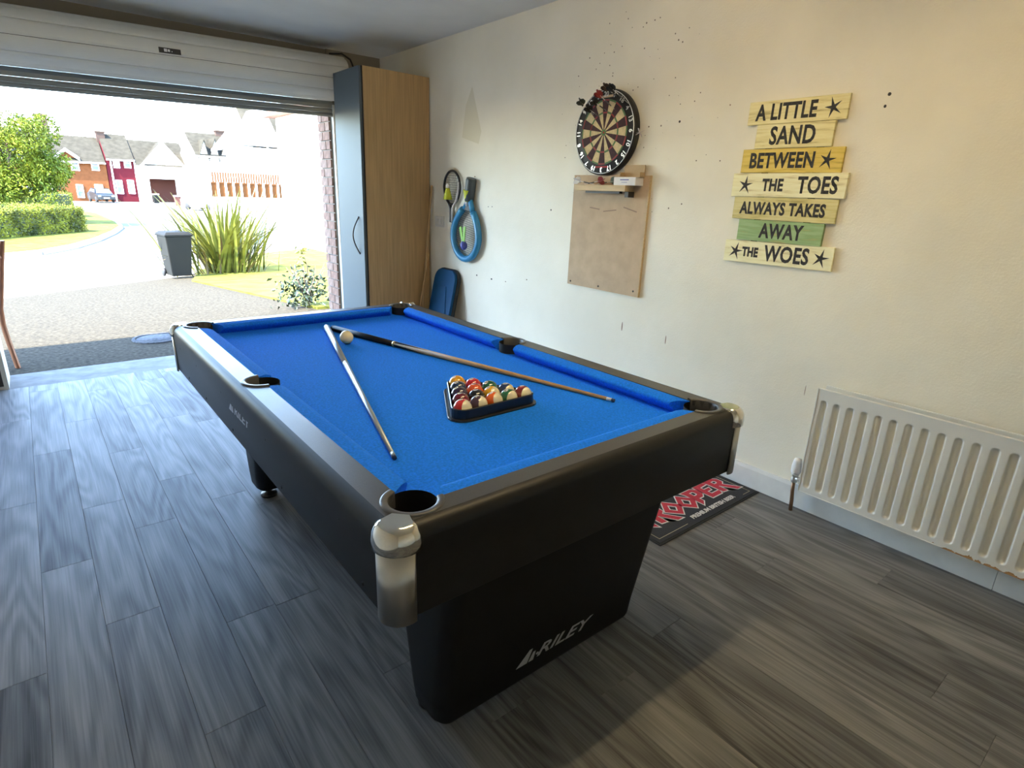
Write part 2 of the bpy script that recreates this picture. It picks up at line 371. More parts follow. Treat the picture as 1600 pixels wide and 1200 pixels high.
# pool balls: solid or striped, band across the local equator
def ball_mat(n, c):
    m = mat('ball_%d' % n, c, .07, spec=.6, coat=.6)
    if n > 8:
        t = m.node_tree; L = t.links; b = t.nodes['Principled BSDF']
        tc = nd(t, 'ShaderNodeTexCoord'); sp = nd(t, 'ShaderNodeSeparateXYZ'); L.new(tc.outputs['Object'], sp.inputs[0])
        ab = nd(t, 'ShaderNodeMath', operation='ABSOLUTE'); L.new(sp.outputs['Z'], ab.inputs[0])
        lt = nd(t, 'ShaderNodeMath', operation='LESS_THAN'); L.new(ab.outputs[0], lt.inputs[0]); lt.inputs[1].default_value = .0152
        mx = nd(t, 'ShaderNodeMix', data_type='RGBA'); L.new(lt.outputs[0], mx.inputs['Factor']); mx.inputs[6].default_value = (.78, .71, .47, 1); mx.inputs[7].default_value = (*c, 1)
        L.new(mx.outputs[2], b.inputs['Base Color'])
BALLC = {1: (.78, .38, .015), 2: (.015, .035, .10), 3: (.55, .02, .03), 4: (.035, .02, .07), 5: (.75, .10, .01), 6: (.01, .13, .07), 7: (.16, .012, .03), 8: (.008, .008, .009)}
for k in range(1, 9): ball_mat(k, BALLC[k])
for k in range(9, 16): ball_mat(k, {9: (.78, .42, .02), 10: (.02, .04, .13), 11: (.60, .03, .03), 12: (.07, .03, .05), 13: (.80, .13, .01), 14: (.02, .16, .07), 15: (.20, .03, .03)}[k])

# ---------------------------------------------------------------- lettering queue
SIGN = [  # y left, y right, z bottom, z top, material, thickness offset, words [(text, centre fraction, size)], starfish fractions
 (1.578, 1.146, 1.712, 1.809, 'plank_cream', .0, [('A LITTLE', .40, .082)], [.86]),
 (1.525, 1.184, 1.611, 1.712, 'plank_cream', .004, [('SAND', .49, .092)], []),
 (1.578, 1.128, 1.509, 1.611, 'plank_yellow', .0, [('BETWEEN', .415, .080)], [.86]),
 (1.608, 1.093, 1.405, 1.509, 'plank_pale', .003, [('THE', .385, .064), ('TOES', .77, .086)], [.13]),
 (1.588, 1.113, 1.305, 1.405, 'plank_olive', .0, [('ALWAYS TAKES', .49, .066)], []),
 (1.546, 1.151, 1.209, 1.305, 'plank_green', .004, [('AWAY', .53, .080)], []),
 (1.602, 1.090, 1.107, 1.209, 'plank_pale', .0, [('THE', .26, .052), ('WOES', .60, .088)], [.115, .90]),
]
for i, s_ in enumerate(SIGN):
    for j, (wd, fr, sz) in enumerate(s_[6]): text('s%d%d' % (i, j), wd, sz, off=.0026, ext=.0003, space=1.06)
outline('starfish', [[(x*.034*(1+.1*math.sin(i*2.3)), y*.034) for i, (x, y) in enumerate(star(5, 1.08, .27))]], ext=.0003)
text('riley', 'RILEY', .075, off=.0012, shear=.35, ext=.0003)
text('premium', 'PREMIUM BRITISH BEER', .036, off=.0011, shear=.12, ext=.0003, space=.95)
for k in range(1, 21): text('d%d' % k, str(k), .036, off=.0006, ext=.0003)
for k in range(1, 16): text('b%d' % k, str(k), .013, off=.0002, ext=0)
# angular letters of the bar mat (unit height 1, drawn left to right)
GLY = {
 'T': ([[(0,.72),(.12,1),(.78,1),(.66,.78),(.50,.78),(.50,-.12),(.28,.06),(.28,.78)]], .70),
 'R': ([[(.02,0),(.02,.80),(-.06,1),(.52,1),(.70,.82),(.70,.55),(.52,.42),(.92,-.22),(.66,-.22),(.30,.40),(.26,.40),(.26,-.04)], [(.26,.60),(.26,.82),(.44,.82),(.48,.76),(.48,.66),(.42,.60)]], .72),
 'O': ([[(.40,-.06),(-.04,.45),(.40,1.04),(.86,.45)], [(.40,.22),(.60,.46),(.40,.74),(.22,.46)]], .74),
 'P': ([[(.02,-.10),(.02,.80),(-.04,1),(.52,1),(.70,.82),(.70,.50),(.50,.32),(.26,.32),(.26,.10)], [(.26,.54),(.26,.82),(.44,.82),(.48,.76),(.48,.60),(.42,.54)]], .70),
 'E': ([[(.02,0),(.02,1),(.62,1),(.70,.84),(.26,.80),(.26,.60),(.56,.60),(.50,.44),(.26,.44),(.26,.22),(.72,.22),(.60,0)]], .70),
}
XS = 0.
for i, ch in enumerate('TROOPER'):
    ps, adv = GLY[ch]; P2 = [[((x+XS)*.148, y*.118) for x, y in p] for p in ps]
    outline('m%d' % i, P2, ext=.0003); outline('mo%d' % i, P2, off=.0062, ext=.0002); XS += adv + .02
outline('logo_tri', [[(-.075, -.026), (-.028, .03), (-.016, .03), (-.030, -.026)], [(-.024, -.026), (-.010, .012), (.0, .012), (-.004, -.026)]], ext=.0003)
outline('logo_dot', [arcp(.008, -.004, .006, 0, 2*PI*.95, 10)], ext=.0003)
# ---- pool table outlines
TW, TL, RW, RL = .595, 1.03, .508, .953
PCX, PCY, PCR = .494, .937, .050       # corner pocket
PMX, PMR = .505, .050                  # middle pocket
def inner_path(a, b, ca, cb, rc, mx, rm, n=8):
    """rectangle half a x b whose corners and long-side middles bulge out as pocket circles"""
    o = []
    def quad(sx, sy):
        hx = ca-math.sqrt(max(rc*rc-(b-cb)**2, 0)) ; hy = cb-math.sqrt(max(rc*rc-(a-ca)**2, 0))
        a0 = math.atan2(b-cb, hx-ca); a1 = math.atan2(hy-cb, a-ca)
        return [(sx*(ca+rc*math.cos(a0+(a1-a0)*i/n)), sy*(cb+rc*math.sin(a0+(a1-a0)*i/n))) for i in range(n+1)]
    def mid(sx):
        h = math.sqrt(max(rm*rm-(a-mx)**2, 0)); t = math.atan2(h, a-mx)
        return [(sx*(mx+rm*math.cos(t-2*t*i/n)), rm*math.sin(t-2*t*i/n)) for i in range(n+1)]
    o += quad(1, 1) + mid(1) + quad(1, -1)[::-1] + quad(-1, -1) + mid(-1)[::-1] + quad(-1, 1)[::-1]
    return o
outline('rail_top', [rrect(TW-.028, TL-.028, .012, 4), inner_path(RW, RL, PCX, PCY, PCR, PMX, PMR)[::-1]], ext=.014, bev=0.)
# ================================================================ the setting
XW = 2.658; ZC = 2.473; XL = -.95; YB = -1.7; YD = 5.05; YI = 5.20; YO = 5.45
OPL, OPR, OPH = -.62, 2.16, 2.20
fl = struct(MB().box((XL-.1, YB-.1, -.08), (XW+.1, YD, -.006)).build('floor', 'concrete'))
PW = .1555
def plank_mesh(L):
    b = MB(); w2 = PW/2-.0003; l2 = L/2-.0003; c = .0009
    b.prism([(-w2,-l2),(w2,-l2),(w2,l2),(-w2,l2)], -.006, -.0008)
    b.prism([(-w2,-l2),(w2,-l2),(w2,l2),(-w2,l2)], -.0008, 0, top=[(-w2+c,-l2+c),(w2-c,-l2+c),(w2-c,l2-c),(-w2+c,l2-c)])
    return b.mesh('plank', 'oak_grey')
PM = {L: plank_mesh(L) for L in (1.22, .90)}
r1 = random.Random(3); x = XL
cut = {}
row = 0
while x < XW-.02:
    y = YB - [.15, .75, .42, 1.0, .3, .62][row % 6] - r1.random()*.1
    xc = x+PW/2
    while y < YD:
        L = 1.22 if r1.random() < .7 else .90
        a, b_ = max(y, YB), min(y+L, YD); xr = min(x+PW, XW)
        if b_-a > .02:
            if b_-a > L-.001 and xr > x+PW-.001: o = obj('plank', PM[L], fl, (xc, (a+b_)/2, 0))
            else:
                m_ = MB(); m_.box((-(xr-x)/2+.0006, -(b_-a)/2+.0006, -.006), ((xr-x)/2-.0006, (b_-a)/2-.0006, 0)); o = obj('plank', m_.mesh('plank', 'oak_grey'), fl, ((x+xr)/2, (a+b_)/2, 0))
        y += L
    x += PW; row += 1
struct(MB().box((-9, YB-.2, ZC), (XW+.15, YO+.02, ZC+.22)).build('ceiling', 'ceiling_paint'))
wr = struct(MB().box((XW, YB-.2, -.1), (XW+.15, YI, ZC)).build('wall_right', 'wall_paint'))
struct(MB().box((XL-.15, YB-.2, -.1), (XL, YO, ZC)).build('wall_left', 'plain_wall'))
struct(MB().box((XL, YB-.15, -.1), (XW, YB, ZC)).build('wall_back', 'plain_wall'))

wf = struct(MB().box((-9, YI, -.1), (OPL, YO, ZC)).box((OPR+.012, YI, -.1), (XW+.5, YO-.012, ZC)).box((OPL, YI+.02, OPH), (OPR+.012, YO, ZC)).build('wall_front', 'mortar'))
# brick reveal of the right-hand pier: each brick proud of the mortar
b1 = MB().box((-.012, -.074, -.0325), (.03, .074, .0325)).mesh('brick', 'brick'); b2 = MB().box((-.012, -.074, -.0325), (.03, .074, .0325)).mesh('brick', 'brick_b')
b3 = MB().box((-.012, -.042, -.0325), (.03, .042, .0325)).mesh('brick', 'brick'); b4 = MB().box((-.012, -.042, -.0325), (.03, .042, .0325)).mesh('brick', 'brick_b')
for c in range(30):
    z = .01+c*.075; y = YI+.001
    seq = [(b1, .074), (b4, .042)] if c % 2 == 0 else [(b3, .042), (b2, .074)]
    if c % 5 == 0: seq = [(b2, .074), (b3, .042)] if c % 2 == 0 else [(b4, .042), (b1, .074)]
    for me, h in seq:
        obj('brick', me, wf, (OPR+.012, y+h, z)); y += 2*h+.011
# outer face of the pier
bo = MB().box((-.1035, -.03, -.0325), (.1035, .010, .0325)).mesh('brick', 'brick_b')
for c in range(30):
    for k in range(2): obj('brick', bo, wf, (OPR+.125+k*.218+(.06 if c % 2 else 0), YO-.012, .01+c*.075))
struct(MB().box((-9, YO-.02, 2.36), (XW+1.2, YO+.36, 2.50)).build('trim_1', 'soffit_brown'))      # eaves
struct(MB().box((OPL-.33, YD, -.09), (XW, YO-.02, 0.0)).build('trim_2', 'concrete'))                 # door threshold
# skirting boards with a seam under the radiator
def skirting(name, y0, y1):
    b = MB(); pr = [(0,0),(-.018,0),(-.018,.098),(-.012,.112),(0,.112)]
    b.add([(XW+x_, y0, z_) for x_, z_ in pr]+[(XW+x_, y1, z_) for x_, z_ in pr], [(0,1,2,3,4),(9,8,7,6,5)]+[(i,(i+1)%5,5+(i+1)%5,5+i) for i in range(5)])
    return struct(b.build(name, 'white_gloss'))
skirting('baseboard_right', .272, 4.36); skirting('baseboard_rear', YB, .270)
# wall marks and paint patch
for (px, py, w_, h_, m_) in [(972, 510, .008, .055, 'scuff'), (1040, 531, .006, .05, 'scuff'), (1390, 147, .013, .013, 'hole_dark'), (1383, 166, .010, .012, 'hole_dark'), (1062, 190, .012, .012, 'hole_dark'), (763, 323, .008, .008, 'hole_dark'), (769, 323, .008, .008, 'hole_dark'), (742, 276, .02, .008, 'scuff'),
        (745, 430, .016, .012, 'hole_dark'), (768, 436, .018, .012, 'hole_dark'), (790, 440, .012, .008, 'scuff'), (823, 437, .012, .01, 'scuff'), (861, 328, .010, .012, 'hole_dark'), (1258, 610, .003, .05, 'scuff'), (1141, 164, .007, .007, 'scuff')]:
    q = on('x', XW, px, py)
    MB().prism(arcp(0, 0, .5, 0, 2*PI*.9, 9), 0, .0008).build('wall_mark', m_, wr).matrix_local = on_wall(XW, q.y, q.z) @ Matrix.Diagonal((w_, h_, 1, 1))
pp = [on('x', XW, *q) for q in ((738, 135), (752, 205), (748, 225), (722, 215), (728, 165))]
MB().add([(XW-.0007, q.y, q.z) for q in pp]+[(XW+.001, q.y, q.z) for q in pp], [(0,1,2,3,4),(9,8,7,6,5)]+[(i,(i+1)%5,5+(i+1)%5,5+i) for i in range(5)]).build('paint_patch', 'patch_paint', wr)

# ================================================================ pool table
flush()
TC = Vector((1.007, 1.85, 0)); TH = .788; BED = .745
tb = thing('pool_table', 'large black pool table with blue cloth and chrome corners standing on grey floor', 'pool table', TC, (0, 0, -.0051))
me = TXT['rail_top']; me.materials.clear(); me.materials.append(MATS['rail_laminate']); me.transform(Matrix.Translation((0, 0, TH-.014)))
obj('rail', me, tb)
ap = MB(); prof = [(.028, TH-.028)]
for i in range(7): a = PI/2*i/6; prof.append((.028-.028*math.sin(a), TH-.028+.028*math.cos(a)))
prof += [(0, TH-.04), (.004, .592), (.008, .588), (.05, .588)]
lp = []; n_ = None
for ins, z in prof[1:]:
    p_ = rrect(TW-ins, TL-ins, max(.04-ins, .002), 4); n_ = len(p_); lp.append([(x_, y_, z) for x_, y_ in p_])
vs_ = [v for l_ in lp for v in l_]; fs_ = [(k*n_+i, k*n_+(i+1) % n_, (k+1)*n_+(i+1) % n_, (k+1)*n_+i) for k in range(len(lp)-1) for i in range(n_)]
ap.add(vs_, fs_, True)
apo = ap.build('apron', 'apron_black', tb, fix=False)
# bed underside so that the table is closed
MB().box((-TW+.05, -TL+.05, .590), (TW-.05, TL-.05, .60)).build('underside', 'black_matte', tb)
# cloth bed with pocket cut-outs
def poly_minus(a, b):
    o = []
    def cr(cx, cy, r, a0, a1): return arcp(cx, cy, r, a0, a1, 8)
    k = math.sqrt(PCR**2-(b-PCY)**2) if b-PCY < PCR else 0; k2 = math.sqrt(PCR**2-(a-PCX)**2)
    s1 = math.atan2(b-PCY, -k); s2 = math.atan2(-k2, a-PCX)
    def corner(sx, sy):
        a0, a1 = s1, s2-2*PI + 2*PI
        # inner arc (towards table centre): from the long-side point round through 225 degrees
        a_s = math.atan2(-k2, a-PCX) % (2*PI); a_e = s1
        pts = arcp(PCX, PCY, PCR, a_s, a_e, 8)
        return [(sx*x_, sy*y_) for x_, y_ in pts]
    h = math.sqrt(PMR**2-(a-PMX)**2)
    def mid(sx):
        t0 = math.atan2(h, a-PMX); pts = arcp(PMX, 0, PMR, 2*PI-t0, t0, 8)
        return [(sx*x_, y_) for x_, y_ in pts]
    o += corner(1, 1) + corner(-1, 1)[::-1] + mid(-1)[::-1] + corner(-1, -1) + corner(1, -1)[::-1] + mid(1)
    return o
bp_ = poly_minus(RW, RL)
MB().prism(bp_, BED-.02, BED).build('cloth_bed', 'felt', tb)
# six cushions: chamfered ends, sloping nose
CN = .052
def cushion(p0, p1, nrm, c0, c1):
    """p0->p1 along the rail line, nrm points into the table, c0/c1 = how far the nose is cut back at each end"""
    p0 = Vector(p0); p1 = Vector(p1); t = (p1-p0).normalized(); n = Vector(nrm)
    rings = []
    for off, z in ((0, TH-.002), (.030, TH-.001), (CN-.006, TH-.006), (CN, TH-.012), (CN-.004, TH-.020), (CN-.022, BED), (0, BED)):
        q = off/CN; rings.append((p0+t*c0*q+n*off, p1-t*c1*q+n*off, z))
    m = MB(); k = len(rings)
    vs = [(a.x, a.y, z) for a, b, z in rings]+[(b.x, b.y, z) for a, b, z in rings]
    m.add(vs, [tuple(range(k)), tuple(range(2*k-1, k-1, -1))]); m.add(vs, [(i, i+1, k+i+1, k+i) for i in range(k-1)], True)
    return m.build('cushion', 'felt', tb)
ye = PCY-.050; xe = PCX-.050; ym = PMR+.002
for sx in (-1, 1):
    cushion((sx*RW, ym), (sx*RW, ye), (-sx, 0), .022, .040); cushion((sx*RW, -ye), (sx*RW, -ym), (-sx, 0), .040, .022)
for sy in (-1, 1): cushion((-xe, sy*RL), (xe, sy*RL), (0, -sy), .040, .040)
# pockets: dark drop and a plastic collar on the rail
def pocket(cx, cy, r, a0, a1, name):
    liner = MB().lathe([(r+.001, TH-.004), (r-.002, BED-.03), (r-.004, BED-.10), (.001, BED-.10)], 28).build('pocket_liner', 'pocket_dark', tb, (cx, cy, 0), fix=False)
    m = MB(); pr = [(r-.002, TH-.034), (r-.001, TH+.001), (r+.001, TH+.0035), (r+.011, TH+.0045), (r+.0145, TH+.003), (r+.015, TH-.002)]
    m.lathe(pr, 26, None, a0, a1)
    return m.build('pocket_collar', 'pocket_plastic', tb, (cx, cy, 0), fix=False)
for sx in (-1, 1):
    for sy in (-1, 1):
        am = math.atan2(sy, sx); pocket(sx*PCX, sy*PCY, PCR, am-math.radians(118), am+math.radians(118), 'c')
    am = 0 if sx > 0 else PI; pocket(sx*PMX, 0, PMR, am-math.radians(92), am+math.radians(92), 'm')
# chrome corner caps with brushed sleeves
def corner_cap():
    R0 = .0445
    def outl(r, back):   # front arc about the corner direction -45deg (towards -x,-y) plus a pointed back
        pts = arcp(0, 0, r, math.radians(225-80), math.radians(225+80), 14)
        c, s = math.cos(math.radians(45)), math.sin(math.radians(45))
        bk = [(back, .017), (back, -.017)]
        # local frame: +u = away from the corner (inwards)
        return pts + [(u*c+v*s, u*s-v*c) for u, v in bk]
    m = MB(); lv = [(R0*1.0, .006, .738), (R0*1.13, .010, .741), (R0*1.16, .014, .757), (R0*1.10, .017, .773), (R0*.98, .019, .784), (R0*.84, .020, .7905), (R0*.72, .019, .7925)]
    L = [[(x_, y_, z) for x_, y_ in outl(r, b)] for r, b, z in lv]; n = len(L[0])
    m.add([v for l in L for v in l], [(k*n+i, k*n+(i+1) % n, (k+1)*n+(i+1) % n, (k+1)*n+i) for k in range(len(L)-1) for i in range(n)], True)
    m.add(L[-1], [tuple(range(n))], True)
    return m.mesh('corner_cap', 'chrome')
def corner_sleeve():
    m = MB(); r = .0438; pts = arcp(0, 0, r, math.radians(225-64), math.radians(225+64), 16)+arcp(0, 0, r-.006, math.radians(225+64), math.radians(225-64), 16)
    m.prism(pts, .583, .742, smooth=True)
    return m.mesh('corner_sleeve', 'brushed_metal')
cc, cs = corner_cap(), corner_sleeve()
for (sx, sy, rz) in ((-1, -1, 0), (1, -1, PI/2), (1, 1, PI), (-1, 1, -PI/2)):
    loc = (sx*(TW-.0405), sy*(TL-.0405), 0)
    obj('corner_cap', cc, tb, loc, (0, 0, rz)); obj('corner_sleeve', cs, tb, loc, (0, 0, rz))
# panel legs, tapering to adjustable feet
def leg_mesh(s):
    m = MB(); L = []
    for z, yo, yi, hw, r in ((.034, .852, .705, .372, .030), (.045, .856, .700, .384, .042), (.10, .862, .690, .388, .045), (.60, .948, .60, .395, .045)):
        cy = s*(yo+yi)/2; p_ = rrect(hw, (yo-yi)/2, r, 5); L.append([(x_, y_+cy, z) for x_, y_ in p_])
    n = len(L[0]); m.add([v for l in L for v in l], [(k*n+i, k*n+(i+1) % n, (k+1)*n+(i+1) % n, (k+1)*n+i) for k in range(3) for i in range(n)], True)
    m.add(L[0], [tuple(range(n-1, -1, -1))])
    return m
for s in (-1, 1):
    lg = leg_mesh(s).build('leg', 'leg_black', tb)
    for sx in (-1, 1): MB().lathe([(.0, 0), (.036, 0), (.038, .006), (.034, .014), (.014, .018), (.014, .036)], 18).build('foot', 'black_plastic', lg, (sx*.335, s*.73, 0))
# screw heads on the long side and the maker's lettering
sc = MB().lathe([(.0, .0016), (.004, .0014), (.0055, 0)], 10).mesh('screw', 'black_matte')
for yy in (-.80, -.30, .18, .55, .85): obj('screw', sc, tb, (-TW+.0022, yy, .715), (0, -PI/2, 0)); obj('screw', sc, tb, (-TW+.0035, yy-.1, .612), (0, -PI/2, 0))
lgf = [o for o in tb.children if o.name.startswith('leg')][0]
# near-leg face slopes: plane through (y=-.862, z=.10) and (y=-.948, z=.60)
sl_ = math.atan2(.086, .50)
def leg_face(x_, z_): y_ = -.862-(z_-.10)*.086/.5; return Matrix.Translation((x_, y_-.0008, z_)) @ Matrix.Rotation(sl_, 4, 'X') @ Matrix(((1,0,0,0),(0,0,-1,0),(0,1,0,0),(0,0,0,1)))
letter('lettering', 'riley', 'print_silver', lgf, leg_face(.040, .120), (1.12, .85, 1))
letter('emblem', 'logo_tri', 'print_silver', lgf, leg_face(-.068, .121), (.9, .95, 1)); letter('emblem_dot', 'logo_dot', 'print_silver', lgf, leg_face(-.066, .119), (.9, .9, 1))
Ms = on_wall(-TW-.0002+.0015, -.052, .700); letter('lettering', 'riley', 'print_silver', apo, Ms, (.85, .6, 1)); letter('emblem', 'logo_tri', 'print_silver', apo, on_wall(-TW-.0002+.0015, .036, .700), (.7, .6, 1))

# ================================================================ balls, rack and cues on the cloth
R = .0286
def ball_obj(n, pos, axis, spin=None):
    m = bpy.data.meshes.get('ball_mesh')
    if m is None:
        b = MB(); pr = [(max(R*math.sin(PI*i/16), 1e-5), -R*math.cos(PI*i/16)) for i in range(17)]; b.lathe(pr, 26); m = b.mesh('ball_mesh')
        bm = bmesh.new(); bm.from_mesh(m); bmesh.ops.remove_doubles(bm, verts=bm.verts, dist=1e-4); bmesh.ops.recalc_face_normals(bm, faces=bm.faces); bm.to_mesh(m); bm.free()
        m.materials.append(None)
    o = bpy.data.objects.new('pool_ball', m); COL.objects.link(o); o.location = pos
    o.material_slots[0].link = 'OBJECT'; o.material_slots[0].material = MATS['ball_%d' % n if n else 'ball_ivory']
    az = Vector(axis).normalized(); sx_ = Vector(spin) if spin else Vector((1, 0, 0)); sx_ = (sx_-az*sx_.dot(az)).normalized(); sy_ = az.cross(sx_)
    o.rotation_mode = 'QUATERNION'; o.rotation_quaternion = Matrix((sx_, sy_, az)).transposed().to_quaternion()
    if n:
        for sgn in (1, -1):
            # number spot and digit wrapped on to the ball at local +-x
            b = MB(); rr = .0078; b.add([(R+.00012, 0, 0)]+[(math.sqrt((R+.00012)**2-rr*rr), rr*math.cos(2*PI*i/14), rr*math.sin(2*PI*i/14)) for i in range(14)], [(0, 1+i, 1+(i+1) % 14) for i in range(14)], True)
            sp = b.build('number_spot', 'carton_white', o, rot=(0, 0, 0 if sgn > 0 else PI))
            t_ = TXT['b%d' % n].copy()
            for v in t_.vertices: y_, z_ = v.co.x, v.co.y; v.co = (math.sqrt((R+.00022)**2-y_*y_-z_*z_), y_, z_)
            t_.materials.clear(); t_.materials.append(MATS['black_matte']); obj('number', t_, sp)
    return o
BN = {1: 'yellow', 2: 'dark blue', 3: 'red', 4: 'purple', 5: 'orange', 6: 'green', 7: 'maroon', 8: 'black', 9: 'yellow', 10: 'dark blue', 11: 'red', 12: 'purple', 13: 'orange', 14: 'green', 15: 'maroon'}
RX, RY = 1.024, 1.526; k = 0
pos = {}
for rw in range(5):
    for i in range(rw+1):
        k += 1; pos[k] = (RX+(i-rw/2)*.0578, RY-rw*.0502, BED+R)
WHERE = {1: 'at the tip of the rack', 8: 'in the middle of the rack', 11: 'at the near left corner of the rack', 15: 'at the near right corner of the rack', 12: 'second in the front row', 13: 'in the centre of the front row', 14: 'fourth in the front row'}
for n, p_ in pos.items():
    rv = lambda k: Vector((random.uniform(-k, k), random.uniform(-k, k), random.uniform(-k, k)))
    ax = (Vector((.26, -.89, .19)) if n > 8 else Vector((.3, -.8, .2))) + rv(.14)
    o = ball_obj(n, p_, ax, Vector((-.25, .35, .9))+rv(.25))
    tag(o, '%s %s pool ball %s' % ('striped' if n > 8 else 'solid', BN[n], WHERE.get(n, 'inside the black triangle')), 'pool ball', 'pool balls in the triangle')
o = ball_obj(0, (.987, 2.318, BED+R), (0, 0, 1)); o.name = 'cue_ball'; tag(o, 'cream cue ball resting between the two cues', 'cue ball')
# triangle: hollow frame with a flange
def tri(r): # rounded triangle offset r outside the centres of the corner balls
    A, B, C_ = Vector((RX, RY)), Vector((RX-2*.0578, RY-4*.0502)), Vector((RX+2*.0578, RY-4*.0502))
    o_ = []
    for c_, a0 in ((A, 30), (B, 150), (C_, 270)): o_ += arcp(c_.x, c_.y, r, math.radians(a0), math.radians(a0+120), 6)
    return o_
rk = thing('rack_triangle', 'black plastic triangle holding fifteen balls on blue cloth', 'rack', (RX, RY-.13, BED))
def ringm(seq):
    m = MB(); L = [[(x_-RX, y_-RY+.13, z) for x_, y_ in tri(r)] for r, z in seq]; n = len(L[0])
    m.add([v for l in L for v in l], [(k*n+i, k*n+(i+1) % n, (k+1)*n+(i+1) % n, (k+1)*n+i) for k in range(len(L)-1) for i in range(n)]); return m
ringm([(.0292, .002), (.0292, .034), (.0315, .0365), (.034, .034), (.035, .006)]).build('frame', 'black_plastic', rk, fix=False)
ringm([(.0345, .006), (.043, .006), (.0445, .004), (.0445, .0), (.0295, .0), (.0292, .003)]).build('base_flange', 'black_plastic', rk, fix=False)
# cues
def cue(name, label, butt, tip, mats, joint):
    b = Vector(butt); t = Vector(tip); L = (t-b).length
    th = thing(name, label, 'cue', b); q = (t-b).to_track_quat('Z', 'Y'); th.rotation_mode = 'QUATERNION'; th.rotation_quaternion = q
    rad = lambda s: .0142-(.0142-.0056)*(s/L)
    def seg(nm, s0, s1, m, extra=0): return MB().lathe([(.0001, s0), (rad(s0)+extra, s0), (rad((s0+s1)/2)+extra, (s0+s1)/2), (rad(s1)+extra, s1), (.0001, s1)], 16).build(nm, m, th)
    seg('bumper', -.012, .0, 'black_matte', -.002)
    seg('butt', 0, joint, mats[0]); seg('joint_ring', joint, joint+.012, mats[2], .0004); seg('shaft', joint+.012, L-.028, mats[1]); seg('ferrule', L-.028, L-.010, mats[3]); seg('tip', L-.010, L, 'cue_tip')
    return th, rad, L
cue('pool_cue', 'silver metal pool cue lying left of the cue ball', (1.012, 2.598, BED+.0145), (.608, 1.179, BED+.0062), ('cue_metal', 'cue_metal', 'brushed_metal', 'cue_metal'), .62)
th, rad, L = cue('pool_cue', 'wooden pool cue with black butt lying right of the cue ball', (1.033, 2.560, BED+.0145), (1.393, 1.161, BED+.0062), ('cue_black', 'cue_wood', 'brass', 'carton_white'), .40)
for k in range(4):  # black splices running into the wooden shaft
    a = PI/2*k+.4; m = MB(); n = 6; vs_ = []
    for i in range(n+1):
        s_ = .412+.19*i/n; w_ = .55*(1-i/n)+.01; r_ = rad(s_)+.0003
        vs_ += [(r_*math.cos(a-w_), r_*math.sin(a-w_), s_), (r_*1.01*math.cos(a), r_*1.01*math.sin(a), s_), (r_*math.cos(a+w_), r_*math.sin(a+w_), s_)]
    m.add(vs_, [f_ for i in range(n) for f_ in ((3*i, 3*i+1, 3*i+4, 3*i+3), (3*i+1, 3*i+2, 3*i+5, 3*i+4))], True); m.build('splice', 'cue_black', th, fix=False)
# ================================================================ roller shutter over the doorway
RR = .164; SX0, SX1 = -.75, 2.22
TILT = -.018
sh = thing('roller_shutter', 'white roller garage shutter rolled up above the doorway', 'garage door', (.74, 5.02, 2.203), (0, TILT, 0))
hw = (SX1-SX0)/2; cx_ = (SX0+SX1)/2-.74; NS = 11
def slat_mesh():
    m = MB(); a = 2*PI/NS; pr = []
    for i in range(7):
        t = -a/2*.97+a*.97*i/6; bul = .006*math.cos(PI*(i-3)/7)
        rr_ = RR*math.cos(a/2)/math.cos(t)*.55+RR*.45+bul-.004*(1 if i in (0, 6) else 0); pr.append((rr_*math.cos(t), rr_*math.sin(t)))
    inn = [(x_*.955, y_*.955) for x_, y_ in pr[::-1]]; pp_ = pr+inn
    n = len(pp_); m.add([(-hw, x_, y_) for x_, y_ in pp_]+[(hw, x_, y_) for x_, y_ in pp_], [tuple(range(n)), tuple(range(2*n-1, n-1, -1))]+[(i, (i+1) % n, n+(i+1) % n, n+i) for i in range(n)])
    return m.mesh('slat', 'shutter_white')
sm_ = slat_mesh()
for k in range(NS): obj('slat', sm_, sh, (cx_, 0, 0), (2*PI*k/NS+.12, 0, 0))
MB().lathe([(.001, -hw+.02), (.10, -hw+.02), (.10, hw-.02), (.001, hw-.02)], 20, Matrix.Rotation(PI/2, 4, 'Y')).build('barrel', 'black_matte', sh, (cx_, 0, 0))
# hanging end of the curtain: two slats and the bottom bar
def strip(nm, y0, z0, z1, m_, th_=.014, bul=.006):
    m = MB(); pr = [(0, z0), (bul*-.4, z0+.004), (-bul, (z0+z1)/2), (bul*-.4, z1-.004), (0, z1), (th_, z1), (th_, z0)]; n = 7
    m.add([(-hw+.03, y_, z_) for y_, z_ in pr]+[(hw-.03, y_, z_) for y_, z_ in pr], [tuple(range(n)), tuple(range(2*n-1, n-1, -1))]+[(i, (i+1) % n, n+(i+1) % n, n+i) for i in range(n)])
    return m.build(nm, m_, sh, (cx_, y0, 0))
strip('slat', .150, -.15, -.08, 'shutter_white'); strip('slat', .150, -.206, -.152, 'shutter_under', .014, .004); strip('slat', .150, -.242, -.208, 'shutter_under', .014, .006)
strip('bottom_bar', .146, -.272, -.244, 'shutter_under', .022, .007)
MB().box((-.72, -.003, -.016), (-.59, .004, .016)).build('sticker', 'black_plastic', sh, (.86, -RR-.006, .006), (-.06, 0, 0))
stk = [o for o in sh.children if o.name.startswith('sticker')][0]
MB().box((-.690, -.0036, -.008), (-.672, -.003, .010)).box((-.668, -.0036, -.006), (-.655, -.003, .008)).box((-.646, -.0036, -.006), (-.641, -.003, 0)).build('mark', 'print_white', stk)
MB().tube([(1.36, -.06, .165), (1.45, -.10, .17), (1.50, -.14, .13), (1.52, -.16, .06), (1.53, -.16, -.02)], .007, 8).build('cable', 'black_matte', sh)
